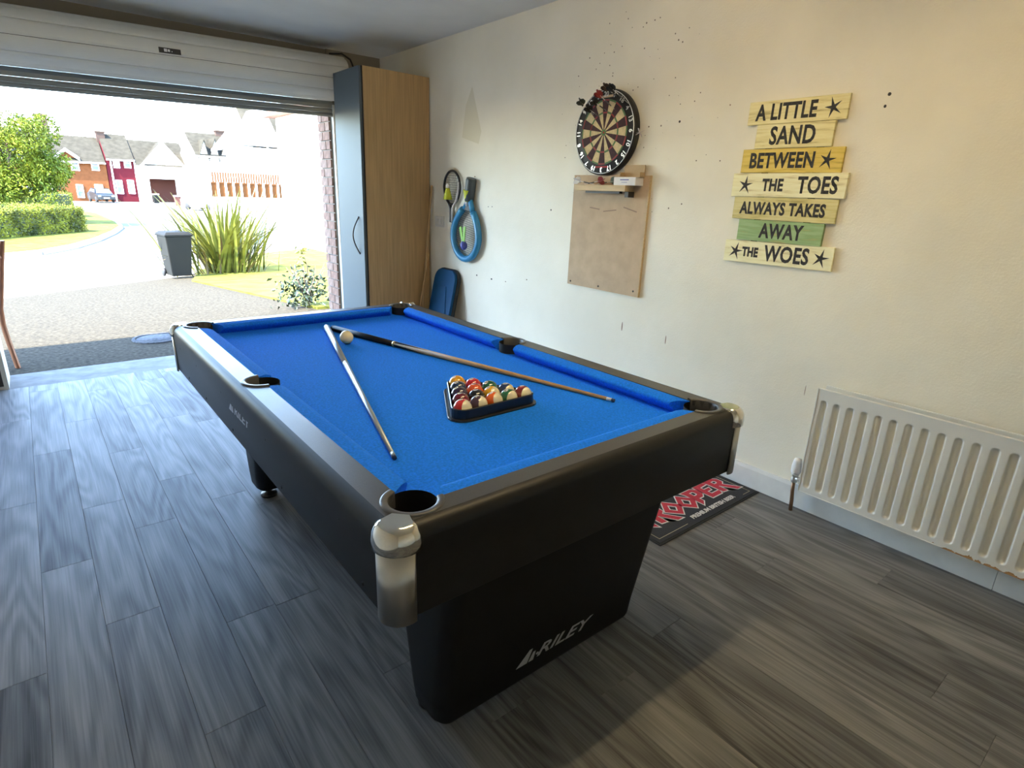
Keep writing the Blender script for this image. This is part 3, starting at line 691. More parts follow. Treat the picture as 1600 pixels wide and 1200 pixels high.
struct(MB().box((-.66, 5.15, 0), (-.62, 5.20, 2.05)).box((2.185, 5.15, 0), (2.23, 5.20, 2.05)).build('trim_3', 'shutter_white'))   # guide rails

# ================================================================ added strip light, overhead and out of view, to brighten the room
mat('fill_tube', (.9, .9, .9), .4, emit=(1.0, .76, .40, 19.0))
cl = thing('fill_light', 'added strip light out of view overhead that brightens the garage', 'fill light', (1.30, 1.0, ZC))
MB().box((-.62, -.06, -.05), (.62, .06, 0)).build('housing', 'shutter_white', cl); MB().tube([(-.60, 0, -.075), (.60, 0, -.075)], .019, 12).build('tube', 'fill_tube', cl)
for sx in (-1, 1): MB().box((sx*.61-.012, -.025, -.10), (sx*.61+.012, .025, -.05)).build('end_cap', 'shutter_white', cl)

# ================================================================ tall cupboard
cb = thing('tall_cupboard', 'tall beech cupboard with a silver door standing in the corner', 'cupboard', (2.045, 4.365, 0), (0, .010, 0))
CW, CD, CH = .585, .47, 2.235
MB().box((.022, 0, .05), (CW, .018, CH)).build('side_panel', 'beech', cb); MB().box((.022, CD-.018, .05), (CW, CD, CH)).build('side_panel', 'beech', cb)
MB().box((.022, .018, CH-.018), (CW, CD-.018, CH)).box((.022, .018, .05), (CW, CD-.018, .068)).box((CW-.008, .018, .068), (CW, CD-.018, CH-.018)).build('carcass', 'beech_edge', cb)
MB().box((.0215, .0, .05), (.0235, CD, CH)).build('front_edge', 'dark_edge', cb)
MB().box((.06, .03, 0), (CW-.02, CD-.03, .05)).build('plinth', 'dark_edge', cb)
dr = MB().box((-.002, .012, .055), (.019, CD-.004, CH-.002)).build('door', 'silver_door', cb, bevel=.0015, seg=1)
MB().tube([(-.002, .092-.0*i, .885+.29*i/10) if i in (0, 10) else (-.002-.042*math.sin(PI*i/10), .092+.03*math.sin(PI*i/10), .885+.29*i/10) for i in range(11)], .0055, 8).build('handle', 'dark_edge', dr)

# ================================================================ things by the cupboard
def stick(label, a, b, r):
    a = Vector(a); b = Vector(b); o = tag(MB().tube([(0,0,0), b-a], r, 10).build('wooden_dowel', 'dowel', None, a), label, 'dowel', 'wooden dowels leaning beside the cupboard'); return o
a = on('y', 4.325, 677, 290); b = on('y', 4.325, 662, 474); e = a+(b-a)*((a.z-.004)/(a.z-b.z)); e.z = .004; stick('long wooden dowel leaning against cupboard edge and wall', e, (min(a.x, 2.642), 4.325, a.z), .0085)
a = on('y', 4.29, 672, 395); b = on('y', 4.29, 658, 476); e = a+(b-a)*((a.z-.004)/(a.z-b.z)); e.z = .004; stick('short wooden dowel leaning beside the longer one at the cupboard', e, (a.x, 4.31, a.z), .0075)
bb = thing('bodyboard', 'blue foam bodyboard leaning on the wall beside the cupboard', 'bodyboard', (2.44, 4.06, .003), (0, .215, 0))
def bbo(w_, h_): return [(-w_, 0), (w_, 0)] + [(w_, h_-.14)] + arcp(w_-.09, h_-.09, .09, 0, PI/2, 5) + arcp(-w_+.09, h_-.09, .09, PI/2, PI, 5) + [(-w_, h_-.14)]
MBx = Matrix(((0,0,1,0),(1,0,0,0),(0,1,0,0),(0,0,0,1)))
MB().prism(bbo(.155, .80), 0, .03, MBx).build('deck', 'body_board', bb, bevel=.006)
MB().prism(bbo(.165, .81), .022, .055, MBx).build('slick_bottom', 'body_board_edge', bb, bevel=.008)
MB().prism([(-.07, .20), (.07, .20), (.10, .45), (.05, .66), (-.05, .66), (-.10, .45)], -.006, .004, MBx).build('raised_panel', 'body_board', bb, bevel=.003)
sw = thing('wall_switch', 'white plastic switch plate on the wall next to the cupboard', 'switch', (XW, 4.222, 1.150))
MB().box((-.009, -.066, -.043), (0, .066, .043)).build('plate', 'switch_white', sw, bevel=.003); MB().box((-.013, -.034, -.022), (-.007, -.006, .022)).build('rocker', 'switch_white', sw, bevel=.002); MB().box((-.013, .010, -.022), (-.007, .038, .022)).build('rocker', 'switch_white', sw, bevel=.002)

# ---- rackets (local XY plane = wall plane, +z towards the room)
def strings(path, pitch, r, name, parent, m_):
    """bars clipped by a closed outline"""
    b = MB(); xs = [p[0] for p in path]; ys = [p[1] for p in path]
    def cross(ax, v):
        o = []
        for i in range(len(path)):
            p, q = path[i], path[(i+1) % len(path)]
            if (p[ax]-v)*(q[ax]-v) < 0: t = (v-p[ax])/(q[ax]-p[ax]); o.append(p[1-ax]+t*(q[1-ax]-p[1-ax]))
        return sorted(o)
    for ax, lo, hi in ((0, min(xs), max(xs)), (1, min(ys), max(ys))):
        v = lo+pitch*.6
        while v < hi:
            c = cross(ax, v)
            for k in range(0, len(c)-1, 2):
                A = (v, c[k], 0) if ax == 0 else (c[k], v, .001); B = (v, c[k+1], 0) if ax == 0 else (c[k+1], v, .001); b.tube([A, B], r, 4, False)
            v += pitch
    o = b.build(name, m_, parent); o['kind'] = 'stuff'; return o
def shuttle(label, mtx, m_skirt, cork='carton_white'):
    t_ = thing('shuttlecock', label, 'shuttlecock'); t_.matrix_world = mtx
    MB().lathe([(.012, .022), (.020, .045), (.033, .085), (.0315, .085), (.0185, .045), (.010, .022)], 14).build('skirt', m_skirt, t_, fix=False)
    MB().lathe([(.0001, 0), (.009, .002), (.0135, .012), (.013, .024), (.0001, .026)], 12).build('cork', cork, t_); return t_
r1_ = thing('badminton_racket', 'small black racket with a white stripe hanging on the wall', 'racket'); r1_.matrix_world = on_wall(XW-.022, 4.022, 1.16, math.radians(-2))
hd = [(.112*math.cos(t)*(1-.10*(math.sin(t) < 0)*abs(math.sin(t))), .255+.125*math.sin(t)) for t in [2*PI*i/32 for i in range(32)]]
MB().tube([(x_, y_, 0) for x_, y_ in hd+hd[:1]], .0095, 8, False).build('head_frame', 'racket_black', r1_)
MB().tube([(.100, .30, .008), (.103, .27, .009), (.098, .22, .009), (.078, .165, .009), (.04, .125, .009), (.024, .10, .009), (.022, .0, .010)], .0085, 8).build('stripe', 'racket_white', r1_)
MB().tube([(-.075, .17, 0), (-.035, .135, 0), (-.008, .10, 0), (0, .05, 0), (0, -.005, 0)], [.009, .011, .014, .016, .016], 10).build('handle', 'racket_black', r1_)
strings(hd, .017, .0011, 'strings', r1_, 'net_string')
shuttle('yellow shuttlecock tucked into the strings of small black racket', Matrix.Translation((XW-.058, 4.018, 1.445)) @ Matrix.Rotation(PI, 4, 'X') @ Matrix.Diagonal((1.12, 1.12, 1.4, 1)), 'shuttle_yellow')
r2_ = thing('toy_racket', 'large blue padded racket with black handle hanging upside down on the wall', 'racket'); r2_.matrix_world = on_wall(XW-.035, 3.800, 1.075, math.radians(-9))
hd2 = [(.170*math.cos(t)*(1-.22*max(0, math.sin(t))), .185*math.sin(t)+.02*max(0, math.sin(t))) for t in [2*PI*i/36+PI/2 for i in range(36)]]
MB().tube([(x_, y_, 0) for x_, y_ in hd2[3:-2]], .026, 12).build('head_frame', 'racket_blue', r2_)
MB().tube([(-.052, .185, 0), (-.03, .225, 0), (-.012, .26, 0)], .017, 10).build('throat_arm', 'racket_blue', r2_); MB().tube([(.060, .18, 0), (.035, .225, 0), (.012, .27, 0)], .020, 10).build('throat_arm', 'racket_blue', r2_)
MB().prism([(-.062, .180), (.062, .180), (.03, .27), (-.03, .27)], -.008, .010).build('throat_plate', 'racket_grey', r2_, bevel=.003)
MB().tube([(0, .25, 0), (0, .29, 0), (.002, .40, 0), (.004, .415, 0)], [.034, .038, .040, .036], 14).build('handle', 'racket_grey', r2_)
strings(hd2, .016, .0013, 'strings', r2_, 'net_string')
shuttle('lime shuttlecock wedged beside the handle of the blue racket', Matrix.Translation((XW-.050, 3.77, 1.285)) @ Matrix.Rotation(.12, 4, 'X') @ Matrix.Diagonal((1.1, 1.1, 1.35, 1)), 'shuttle_yellow')
bd = thing('toy_birdie', 'blue ball with green streamers stuck in the strings of the blue racket', 'toy'); bd.matrix_world = on_wall(XW-.066, 3.782, .995, math.radians(8))
MB().lathe([(max(.028*math.sin(PI*i/10), 1e-4), -.034*math.cos(PI*i/10)) for i in range(11)], 16, Matrix.Rotation(-PI/2, 4, 'X')).build('ball', 'ball_blue', bd)
for q in (-.25, .18): MB().prism([(-.010, .02), (.010, .02), (.015, .145), (-.013, .14)], 0, .006, Matrix.Rotation(q, 4, 'Z')).build('streamer', 'shuttle_green', bd)

# ================================================================ dartboard, backing panel, shelf
db = thing('dartboard', 'round bristle dartboard with red and green rings hanging on the wall', 'dartboard'); db.matrix_world = on_wall(XW, 2.435, 1.727)
DT = .044
MB().lathe([(.0001, .002), (.222, .002), (.2255, .006), (.2255, DT-.004), (.222, DT), (.0001, DT)], 64).build('body', 'board_black', db)
def sector(r0, r1, a0, a1, n, z0, z1): return MB().prism(arcp(0, 0, r1, a0, a1, n)+arcp(0, 0, r0, a1, a0, n), z0, z1)
st = 2*PI/20
sd_o = sector(.1085, .1615, PI/2-st/2, PI/2+st/2, 3, DT-.002, DT+.0012); sd_i = sector(.0165, .0985, PI/2-st/2, PI/2+st/2, 2, DT-.002, DT+.0012)
mo = {m_: sd_o.mesh('segment', m_) for m_ in ('board_dark', 'board_cream')}; mi_ = {m_: sd_i.mesh('segment', m_) for m_ in ('board_dark', 'board_cream')}
ringr, ringg = MB(), MB()
for k in range(20):
    m_ = 'board_dark' if k % 2 == 0 else 'board_cream'
    obj('segment', mo[m_], db, (0, 0, 0), (0, 0, -k*st)); obj('segment', mi_[m_], db, (0, 0, 0), (0, 0, -k*st))
    tgt = ringr if k % 2 == 0 else ringg
    for r0, r1 in ((.162, .170), (.0990, .1070)): tgt.prism(arcp(0, 0, r1, PI/2-st/2-k*st, PI/2+st/2-k*st, 3)+arcp(0, 0, r0, PI/2+st/2-k*st, PI/2-st/2-k*st, 3), DT-.002, DT+.0014)
ringr.build('red_scoring_ring', 'board_red', db)['kind'] = 'stuff'; ringg.build('green_scoring_ring', 'board_green', db)['kind'] = 'stuff'
MB().lathe([(.0065, DT-.001), (.0065, DT+.0016), (.016, DT+.0016), (.016, DT-.001)], 24).build('outer_bull', 'board_green', db); MB().lathe([(.0001, DT+.0018), (.006, DT+.0018), (.006, DT)], 18).build('bull', 'board_red', db)
wm = MB()
for rr_ in (.170, .162, .107, .0985, .016): wm.lathe([(rr_+.0007, DT+.0016), (rr_, DT+.0024), (rr_-.0007, DT+.0016)], 60)
wm.build('wire_rings', 'iron', db, fix=False)
MB().tube([(.2165*math.cos(2*PI*i/60), .2165*math.sin(2*PI*i/60), DT+.003) for i in range(61)], .0022, 6, False).build('number_ring', 'wire', db)
for k, nn in enumerate([20, 1, 18, 4, 13, 6, 10, 15, 2, 17, 3, 19, 7, 16, 8, 11, 14, 9, 12, 5]):
    a = PI/2-k*st; letter('number', 'd%d' % nn, 'wire', db, Matrix.Translation((.1955*math.cos(a), .1955*math.sin(a), DT+.002)) @ Matrix.Rotation(a-PI/2, 4, 'Z'))
MB().box((-.045, .178, DT), (.050, .190, DT+.001)).build('label_strip', 'hardboard', db); MB().box((-.05, -.186, DT), (.05, -.176, DT+.001)).build('label_strip', 'board_red', db)
# darts
def dart(label, tip, tail, fm, group='darts stuck around the dartboard', name='dart'):
    tip = Vector(tip); tail = Vector(tail); d_ = (tip-tail).normalized()
    t_ = thing(name, label, 'dart', tip, group=group); t_.rotation_mode = 'QUATERNION'; t_.rotation_quaternion = (-d_).to_track_quat('Z', 'Y')
    MB().lathe([(.0001, -.004), (.0011, .0), (.0012, .03), (.0001, .031)], 8).build('point', 'wire', t_)
    MB().lathe([(.0012, .028), (.003, .032), (.0034, .05), (.0033, .075), (.0018, .080)], 10).build('barrel', 'iron', t_)
    MB().lathe([(.0020, .079), (.0020, .120)], 8).build('shaft', 'racket_white', t_, fix=False)
    f_ = MB()
    for k in range(4):
        a = PI/2*k+.5; c, s = math.cos(a), math.sin(a); p_ = [(.001, .106), (.017, .116), (.024, .126), (.024, .146), (.014, .154), (.001, .150)]
        n = len(p_); w_ = .0004; f_.add([(r*c-w_*s, r*s+w_*c, z) for r, z in p_]+[(r*c+w_*s, r*s-w_*c, z) for r, z in p_], [tuple(range(n)), tuple(range(2*n-1, n-1, -1))]+[(i, (i+1) % n, n+(i+1) % n, n+i) for i in range(n)])
    f_.build('flight', fm, t_); return t_
XB = XW-DT-.001
for lab, fpx, fm, dy, dz in (('dart with dark green flight standing out left of the dartboard top', (905, 157), 'flight_green', -.02, -.055),
        ('dart with red flight stuck near the top of the dartboard', (930, 142), 'flight_red', .02, -.075), ('dart with black flight standing highest above the dartboard', (949, 132), 'flight_black', .03, -.075),
        ('black dart stuck in the upper left of the dartboard', (917, 168), 'flight_black', -.01, -.045), ('black dart pointing at the twenty segment of the dartboard', (927, 158), 'flight_black', -.03, -.03)):
    tl = on('x', XW-.185, *fpx); tp = Vector((XB, tl.y+dy*-1, tl.z+dz)); v_ = (tp-tl); dart(lab, tp, tl, fm)
q = on('x', XW-.03, 968, 137); dart('dart with brown flight stuck in the wall above the dartboard', (XW-.001, q.y+.0, q.z-.06), (XW-.14, q.y+.0+.02, q.z-.0), 'flight_brown')
q = on('x', XW-.03, 1003, 207); dart('dart with pale flight stuck in the right rim of the dartboard', (XW-.026, 2.435-.221, q.z+.0), on('x', XW-.165, 1003, 207), 'flight_pink')
# panel
pn = thing('hardboard_panel', 'tan hardboard sheet fixed to the wall under the dartboard', 'panel', (XW, 2.392, .847), (.008, 0, 0))
ps_ = MB().box((-.016, -.283, 0), (0, .287, .655)).build('sheet', 'hardboard', pn); MB().box((-.016, -.288, 0), (0, -.2835, .655)).build('edge_strip', 'pine', pn)
for y_, z_ in ((-.25, .03), (.02, .02), (.26, .02)): MB().lathe([(.0001, .001), (.006, .001), (.006, 0)], 10, Matrix.Translation((-.016, y_, z_)) @ Matrix.Rotation(-PI/2, 4, 'Y')).build('nail', 'hole_dark', pn, fix=False)
for y_, z_, l_, a_ in ((.10, .47, .08, .10), (-.02, .462, .10, -.12), (-.17, .475, .10, .22)): MB().box((-.0005, -l_/2, -.003), (.0005, l_/2, .003)).build('scratch', 'scuff', pn, (-.0162, y_, z_), (a_, 0, 0))
sf = thing('dart_shelf', 'narrow pine shelf for darts on top of the hardboard sheet', 'shelf', (XW-.016, 2.45, 1.415))
MB().box((-.075, -.245, 0), (0, .140, .032)).build('board', 'pine', sf, bevel=.002); MB().box((-.055, -.19, -.012), (-.03, .07, 0)).build('batten', 'dark_edge', sf); MB().box((-.05, -.25, -.03), (0, -.225, 0)).build('bracket', 'dark_edge', sf)
ZS = 1.447
for lab, yt, yf, xo, fm in (('dart with white flight lying at the left of the shelf', 2.45, 2.585, .080, 'racket_white'), ('dart with red flight lying in the middle of the shelf', 2.545, 2.41, .055, 'flight_red'), ('dart with teal flight lying beside the white carton on the shelf', 2.47, 2.335, .030, 'flight_teal')):
    dart(lab, (XW-xo, yt, ZS+.004), (XW-xo-.004, yf, ZS+.025), fm, 'darts lying on the shelf')
cw = thing('dart_carton', 'small white carton with purple print on the dart shelf', 'box', (XW-.052, 2.218, ZS), (0, 0, .02)); MB().box((-.035, -.075, 0), (.035, .075, .042)).build('carton', 'carton_white', cw, bevel=.001, seg=1); MB().box((-.0355, -.03, .026), (-.035, .03, .031)).box((-.0355, -.02, .014), (-.035, .02, .016)).build('print', 'ball_blue', cw)
cr_ = thing('cardboard_box', 'open brown cardboard box resting on top of the white carton', 'box', (XW-.028, 2.205, ZS+.0425), (0, 0, 0)); MB().box((.002, -.07, .004), (.010, .07, .064)).build('back_flap', 'cardboard', cr_); MB().box((-.034, -.07, 0), (.010, .07, .004)).build('base', 'cardboard', cr_); MB().box((-.034, -.07, .004), (.002, -.066, .026)).box((-.034, .066, .004), (.002, .07, .026)).build('side_flap', 'cardboard', cr_)

# ================================================================ plank sign
sg = thing('plank_sign', 'wooden plank sign with black words and starfish hanging on the wall', 'sign', (XW, 1.35, 1.107))
for i, (y0, y1, z0, z1, m_, dx, wd, stf) in enumerate(SIGN):
    yc, zc = (y0+y1)/2, (z0+z1)/2; hy, hz = (y0-y1)/2, (z1-z0)/2-.001
    pl = MB().box((-.016-dx, -hy, -hz), (-.004, hy, hz)).build('plank', m_, sg, (0, yc-1.35, zc-1.107), (random.uniform(-.006, .006), 0, 0), bevel=.0012, seg=1)
    pl['label'] = {'plank_yellow': 'mustard yellow plank', 'plank_green': 'sage green plank'}.get(m_, 'cream plank')
    xf = -.0163-dx
    for j, (t_, fr, sz) in enumerate(wd): letter('lettering', 's%d%d' % (i, j), 'print_ink', pl, on_wall(xf, hy-2*hy*fr, -.002), (.80, 1.10, 1))
    for fr in stf: letter('starfish_print', 'starfish', 'print_ink', pl, on_wall(xf, hy-2*hy*fr, 0, random.uniform(-.4, .4)), (1.05, 1.15, 1))
MB().box((-.004, .10, .02), (0, .13, .68)).box((-.004, -.13, .02), (0, -.10, .68)).build('batten', 'dark_edge', sg)

# ================================================================ radiator
rd = thing('radiator', 'white fluted panel radiator with rusty lower edge on the wall', 'radiator', (XW, .40, .128))
YA, YZ = 1.005, -.40; Z0, Z1 = .129, .620
ys = [YA]; ng = 24
for k in range(ng):
    c = .974-.0547*k
    for o_ in (.0175, .0145, .012, .009, .0045, 0, -.0045, -.009, -.012, -.0145, -.0175): ys.append(c+o_)
ys.append(YZ); zs = [Z0, .142, .150, .153, .156, .160, .165, .170, .176, .19, .30, .42, .53, .552, .558, .563, .568, .572, .575, .578, .586, .600, Z1]
def dep(y, z):
    k = round((.974-y)/.0547); k = min(max(k, 0), ng-1); c = .974-.0547*k
    zz = min(max(z, .168), .560); d_ = math.hypot(y-c, z-zz); t = min(max((.0150-d_)/.0075, 0), 1); return .0125*t*t*(3-2*t)
m = MB(); nz = len(zs)
m.add([(-.100+dep(y, z), y-.40, z-.128) for y in ys for z in zs], [(i*nz+j, (i+1)*nz+j, (i+1)*nz+j+1, i*nz+j+1) for i in range(len(ys)-1) for j in range(nz-1)], True)
def edge_loop(x0, x1): # folded rim
    m.box((x0, YZ-.40, Z1-.128-.001), (x1, YA-.40, Z1-.128+.003)); m.box((x0, YZ-.40, Z0-.128-.002), (x1, YA-.40, Z0-.128+.001)); m.box((x0, YA-.40-.001, Z0-.128-.002), (x1, YA-.40+.003, Z1-.128+.003))
edge_loop(-.102, -.084)
m.build('front_panel', 'rad_white', rd, fix=False)
MB().box((-.045, YZ-.40, .002), (-.030, YA-.405, .500)).build('back_panel', 'rad_white', rd, bevel=.003)
MB().box((-.085, YZ-.38, .03), (-.045, YA-.45, .47)).build('convector_fins', 'shutter_under', rd)
MB().box((-.03, .35, .10), (-.001, .38, .42)).box((-.03, -.55, .10), (-.001, -.52, .42)).build('bracket', 'rad_white', rd)
MB().tube([(-.066, YA-.402, .037), (-.066, YA-.360, .037)], .011, 10).build('inlet_nut', 'wire', rd)
tv = thing('radiator_valve', 'white thermostatic valve on a copper pipe beside the radiator', 'valve', (2.592, 1.035, 0), (0, 0, 0))
MB().tube([(0, 0, -.002), (0, .002, .05), (0, .008, .10), (0, .010, .15)], .0085, 10).build('pipe', 'copper', tv)
MB().lathe([(.0001, .145), (.014, .145), (.015, .16), (.012, .168), (.012, .178), (.016, .18), (.016, .192), (.0001, .192)], 14).build('valve_body', 'wire', tv, (0, .010, 0))
MB().lathe([(.0001, .190), (.019, .190), (.0215, .197), (.0215, .225), (.018, .250), (.015, .262), (.0001, .266)], 20).build('valve_head', 'carton_white', tv, (0, .010, 0))

# ================================================================ bar mat
bm_ = thing('bar_mat', 'black rubber beer mat with red TROOPER lettering on the floor by the wall', 'mat', (1.835, 1.212, 0))
MB().box((0, 0, .0002), (.797, .262, .004)).build('rubber_edge', 'rubber', bm_, bevel=.0015, seg=1)
MB().box((.012, .012, .004), (.785, .250, .0062)).build('fabric_top', 'mat_black', bm_)
zt = .0066
MB().box((.035, .032, .0062), (.24, .0345, zt)).box((.035, .032, .0062), (.0375, .232, zt)).box((.035, .229, .0062), (.762, .232, zt)).box((.7595, .032, .0062), (.762, .232, zt)).box((.70, .032, .0062), (.762, .0345, zt)).build('border_line', 'mat_cream', bm_)
for i in range(7):
    off = Matrix.Translation((.046, .098+(.010*abs(i-3)/3), zt+.0002)); letter('letter_outline', 'mo%d' % i, 'mat_white', bm_, off, (.91, 1.0, 1)); letter('letter', 'm%d' % i, 'mat_red', bm_, Matrix.Translation((0, 0, .0006)) @ off, (.91, 1.0, 1))
letter('lettering', 'premium', 'mat_white', bm_, Matrix.Translation((.470, .052, zt+.0004)), (.98, .95, 1))

# ================================================================ left edge of the doorway: chair and low box
bx = thing('low_cabinet', 'low cream painted box with dark front beside the doorway', 'box', (-.44, 5.06, 0))
MB().box((-.17, .0, 0), (.165, .36, .02)).box((-.17, 0, .33), (.165, .36, .35)).box((-.17, 0, .02), (-.145, .36, .33)).box((.14, 0, .02), (.165, .36, .33)).box((-.145, .34, .02), (.14, .36, .33)).build('carcass', 'cream_box', bx); MB().box((-.145, .012, .02), (.14, .03, .33)).build('front_panel', 'dark_edge', bx)
ch = thing('wooden_chair', 'reddish wooden chair with curved back leg standing outside the doorway', 'chair', (-.389, 5.626, -.03), (0, 0, -.9))
cf = [(0, 0), (-.016, .10), (-.035, .22), (-.048, .34), (-.038, .46), (.008, .60), (.070, .80), (.128, .97)]
def chair_leg(pts, y_, w_=.022, d_=.030):
    m = MB(); n = len(pts); vs = []
    for x_, z_ in pts: vs += [(x_-d_/2, y_-w_/2, z_), (x_+d_/2, y_-w_/2, z_), (x_+d_/2, y_+w_/2, z_), (x_-d_/2, y_+w_/2, z_)]
    m.add(vs, [(4*i+a, 4*i+(a+1) % 4, 4*i+4+(a+1) % 4, 4*i+4+a) for i in range(n-1) for a in range(4)], True); m.add(vs[:4], [(0, 3, 2, 1)]); m.add(vs[-4:], [(0, 1, 2, 3)]); return m.build('leg', 'chair_wood', ch)
for y_ in (-.20, .20): chair_leg(cf, y_); chair_leg([(-.44, 0), (-.42, .44)], y_)
MB().box((-.46, -.22, .44), (-.04, .22, .47)).build('seat', 'chair_wood', ch, bevel=.008); MB().box((.080, -.19, .84), (.105, .19, .95)).build('backrest', 'chair_wood', ch, bevel=.006); MB().box((-.005, -.19, .60), (.015, .19, .64)).build('back_rail', 'chair_wood', ch); MB().box((-.43, -.20, .39), (-.03, -.185, .44)).box((-.43, .185, .39), (-.03, .20, .44)).build('seat_rail', 'chair_wood', ch)
# ================================================================ outside
def sheet(name, pts, m_, dz=0., thick=.04):
    """polygon laid on the terrain; split where the ground changes slope"""
    bm = bmesh.new(); vs = [bm.verts.new((x_, y_, 0)) for x_, y_ in pts]; bm.faces.new(vs)
    for yb in (6.5, 16.5): bmesh.ops.bisect_plane(bm, geom=bm.verts[:]+bm.edges[:]+bm.faces[:], plane_co=(0, yb, 0), plane_no=(0, 1, 0))
    for v in bm.verts: v.co.z = gz(v.co.y)+dz
    r_ = bmesh.ops.extrude_face_region(bm, geom=bm.faces[:])
    for g in r_['geom']:
        if isinstance(g, bmesh.types.BMVert): g.co.z -= thick
    bmesh.ops.recalc_face_normals(bm, faces=bm.faces)
    me = bpy.data.meshes.new(name); bm.to_mesh(me); bm.free(); me.materials.append(MATS[m_]); return obj(name, me)
struct(sheet('ground', [(-60, YO-.02), (120, YO-.02), (120, 260), (-60, 260)], 'road', -.04, .3))
struct(sheet('pavement', [(-9, 6.7), (9, 6.7), (9, 22.2), (-9, 18.6)], 'pavement', -.02, .03))
struct(sheet('driveway', [(-3.2, YO-.02), (3.3, YO-.02), (3.3, 17.1), (-.37, 12.7), (-3.2, 9.2)], 'tarmac', 0, .05))
lw = struct(sheet('lawn', [(2.70, 7.2), (11, 6.4), (11, 24), (5, 20.5), (3.3, 17.1), (2.62, 14.3)], 'grass', .03, .09))
vp = [G(*q) for q in ((0, 402), (60, 396), (110, 387), (150, 375), (175, 364), (187, 356), (180, 349), (172, 345), (150, 335))]
vpts = [(-12, vp[0].y-.6)]+[(p_.x, p_.y) for p_ in vp]+[(vp[-1].x-1, 56), (-12, 56)]
sheet('grass_verge', vpts, 'grass', .10, .18)['kind'] = 'structure'
kb = MB(); kp = [Vector((x_, y_, 0)) for x_, y_ in vpts[:-2]]
for i in range(len(kp)-1):
    a, b = kp[i], kp[i+1]; n_ = Vector(((b-a).y, -(b-a).x, 0)).normalized()*.14; z0, z1 = -.90, -.725
    kb.add([a, b, b+n_, a+n_], []); kb.add([(a.x, a.y, z0), (b.x, b.y, z0), (b.x+n_.x, b.y+n_.y, z0), (a.x+n_.x, a.y+n_.y, z0), (a.x, a.y, z1), (b.x, b.y, z1), (b.x+n_.x, b.y+n_.y, z1), (a.x+n_.x, a.y+n_.y, z1)], [(0,3,2,1),(4,5,6,7),(0,1,5,4),(1,2,6,5),(2,3,7,6),(3,0,4,7)])
struct(kb.build('trim_4', 'kerb'))
# drain cover in the tarmac
dc = thing('drain_cover', 'round grey drain cover set in the tarmac outside the door', 'drain cover', (.79, 6.26, -.028))
MB().lathe([(.0001, .006), (.17, .006), (.175, 0)], 28).build('lid', 'drain_lid', dc); MB().lathe([(.18, .002), (.18, .010), (.205, .010), (.21, .0)], 28).build('frame', 'drain_lid', dc, fix=False)
# leaves
def leaves(fn, n, size, m_, name, parent, droop=.0, seed=1, asp=.45):
    rg = random.Random(seed); b = MB(); V = []; Fc = []
    for i in range(n):
        p = Vector(fn(rg)); d_ = Vector((rg.uniform(-1, 1), rg.uniform(-1, 1), rg.uniform(-1, .9)-droop)).normalized(); s_ = d_.cross(Vector((rg.uniform(-1, 1), rg.uniform(-1, 1), rg.uniform(-1, 1)))).normalized()
        L = size*rg.uniform(.6, 1.3); n_ = d_.cross(s_)*L*.12; k = len(V)
        V += [p, p+d_*L*.5+s_*L*asp*.5+n_, p+d_*L, p+d_*L*.5-s_*L*asp*.5+n_]; Fc += [(k, k+1, k+2), (k, k+2, k+3)]
    b.add(V, Fc, False); o = b.build(name, m_, parent, fix=False); o['kind'] = 'stuff'; return o
# street tree
tp = on('y', 38, 12, 243); tr = thing('street_tree', 'bright green leafy tree growing behind the hedge', 'tree', (tp.x, 38, -.73))
cz = tp.z+.73
MB().tube([(0, 0, 0), (.03, .02, 1.2), (-.03, .05, 2.2), (.05, 0, 3.4), (0, 0, 4.4)], [.14, .12, .10, .06, .02], 8).build('trunk', 'bark', tr)
for k in range(7):
    a = k*2.4; z_ = 1.8+.35*k; MB().tube([(0, 0, z_), (.7*math.cos(a), .7*math.sin(a), z_+.4), (1.5*math.cos(a), 1.5*math.sin(a), z_+.7)], [.05, .035, .012], 6).build('branch', 'bark', tr)
rgc = random.Random(5); blobs = [(rgc.uniform(-1.7, 1.7), rgc.uniform(-1.5, 1.5), cz+rgc.uniform(-1.7, 1.6), rgc.uniform(.7, 1.15)) for _ in range(26)]
blobs = [b for b in blobs if (b[0]/2.0)**2+(b[1]/2.0)**2+((b[2]-cz)/2.1)**2 < 1.05]+[(0, 0, cz, 1.5), (1.3, 0, cz-.8, .9), (-1.2, .2, cz-.9, .9), (.9, -.3, cz+.9, .9)]
def tf(rg):
    b = rg.choice(blobs); d_ = Vector((rg.gauss(0, 1), rg.gauss(0, 1), rg.gauss(0, 1))).normalized()*b[3]*rg.uniform(.75, 1.05); return (b[0]+d_.x, b[1]+d_.y, b[2]+d_.z)
leaves(tf, 26000, .16, 'leaf_tree', 'foliage', tr, .3, 2)
# hedges
def hedge(label, p0, p1, depth, h, n, seed, m_='leaf_hedge'):
    p0 = Vector(p0); p1 = Vector(p1); t_ = (p1-p0); L = t_.length; hd_ = thing('hedge', label, 'hedge', (p0.x, p0.y, -.75), (0, 0, math.atan2(t_.y, t_.x)))
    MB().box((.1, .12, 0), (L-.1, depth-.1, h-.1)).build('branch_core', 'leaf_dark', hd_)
    def f(rg):
        u = rg.random()
        wob = .05*math.sin(7*rg.random())
        if u < .45: return (rg.uniform(0, L), rg.gauss(.05, .05), rg.uniform(0, h))
        if u < .85: return (rg.uniform(0, L), rg.uniform(0, depth), h+rg.gauss(-.04, .05)+wob)
        return (L+rg.gauss(-.04, .05), rg.uniform(0, depth), rg.uniform(0, h))
    leaves(f, n, .085, m_, 'foliage', hd_, 0, seed)
a, b = G(0, 377), G(138, 365); t_ = (b-a).normalized()
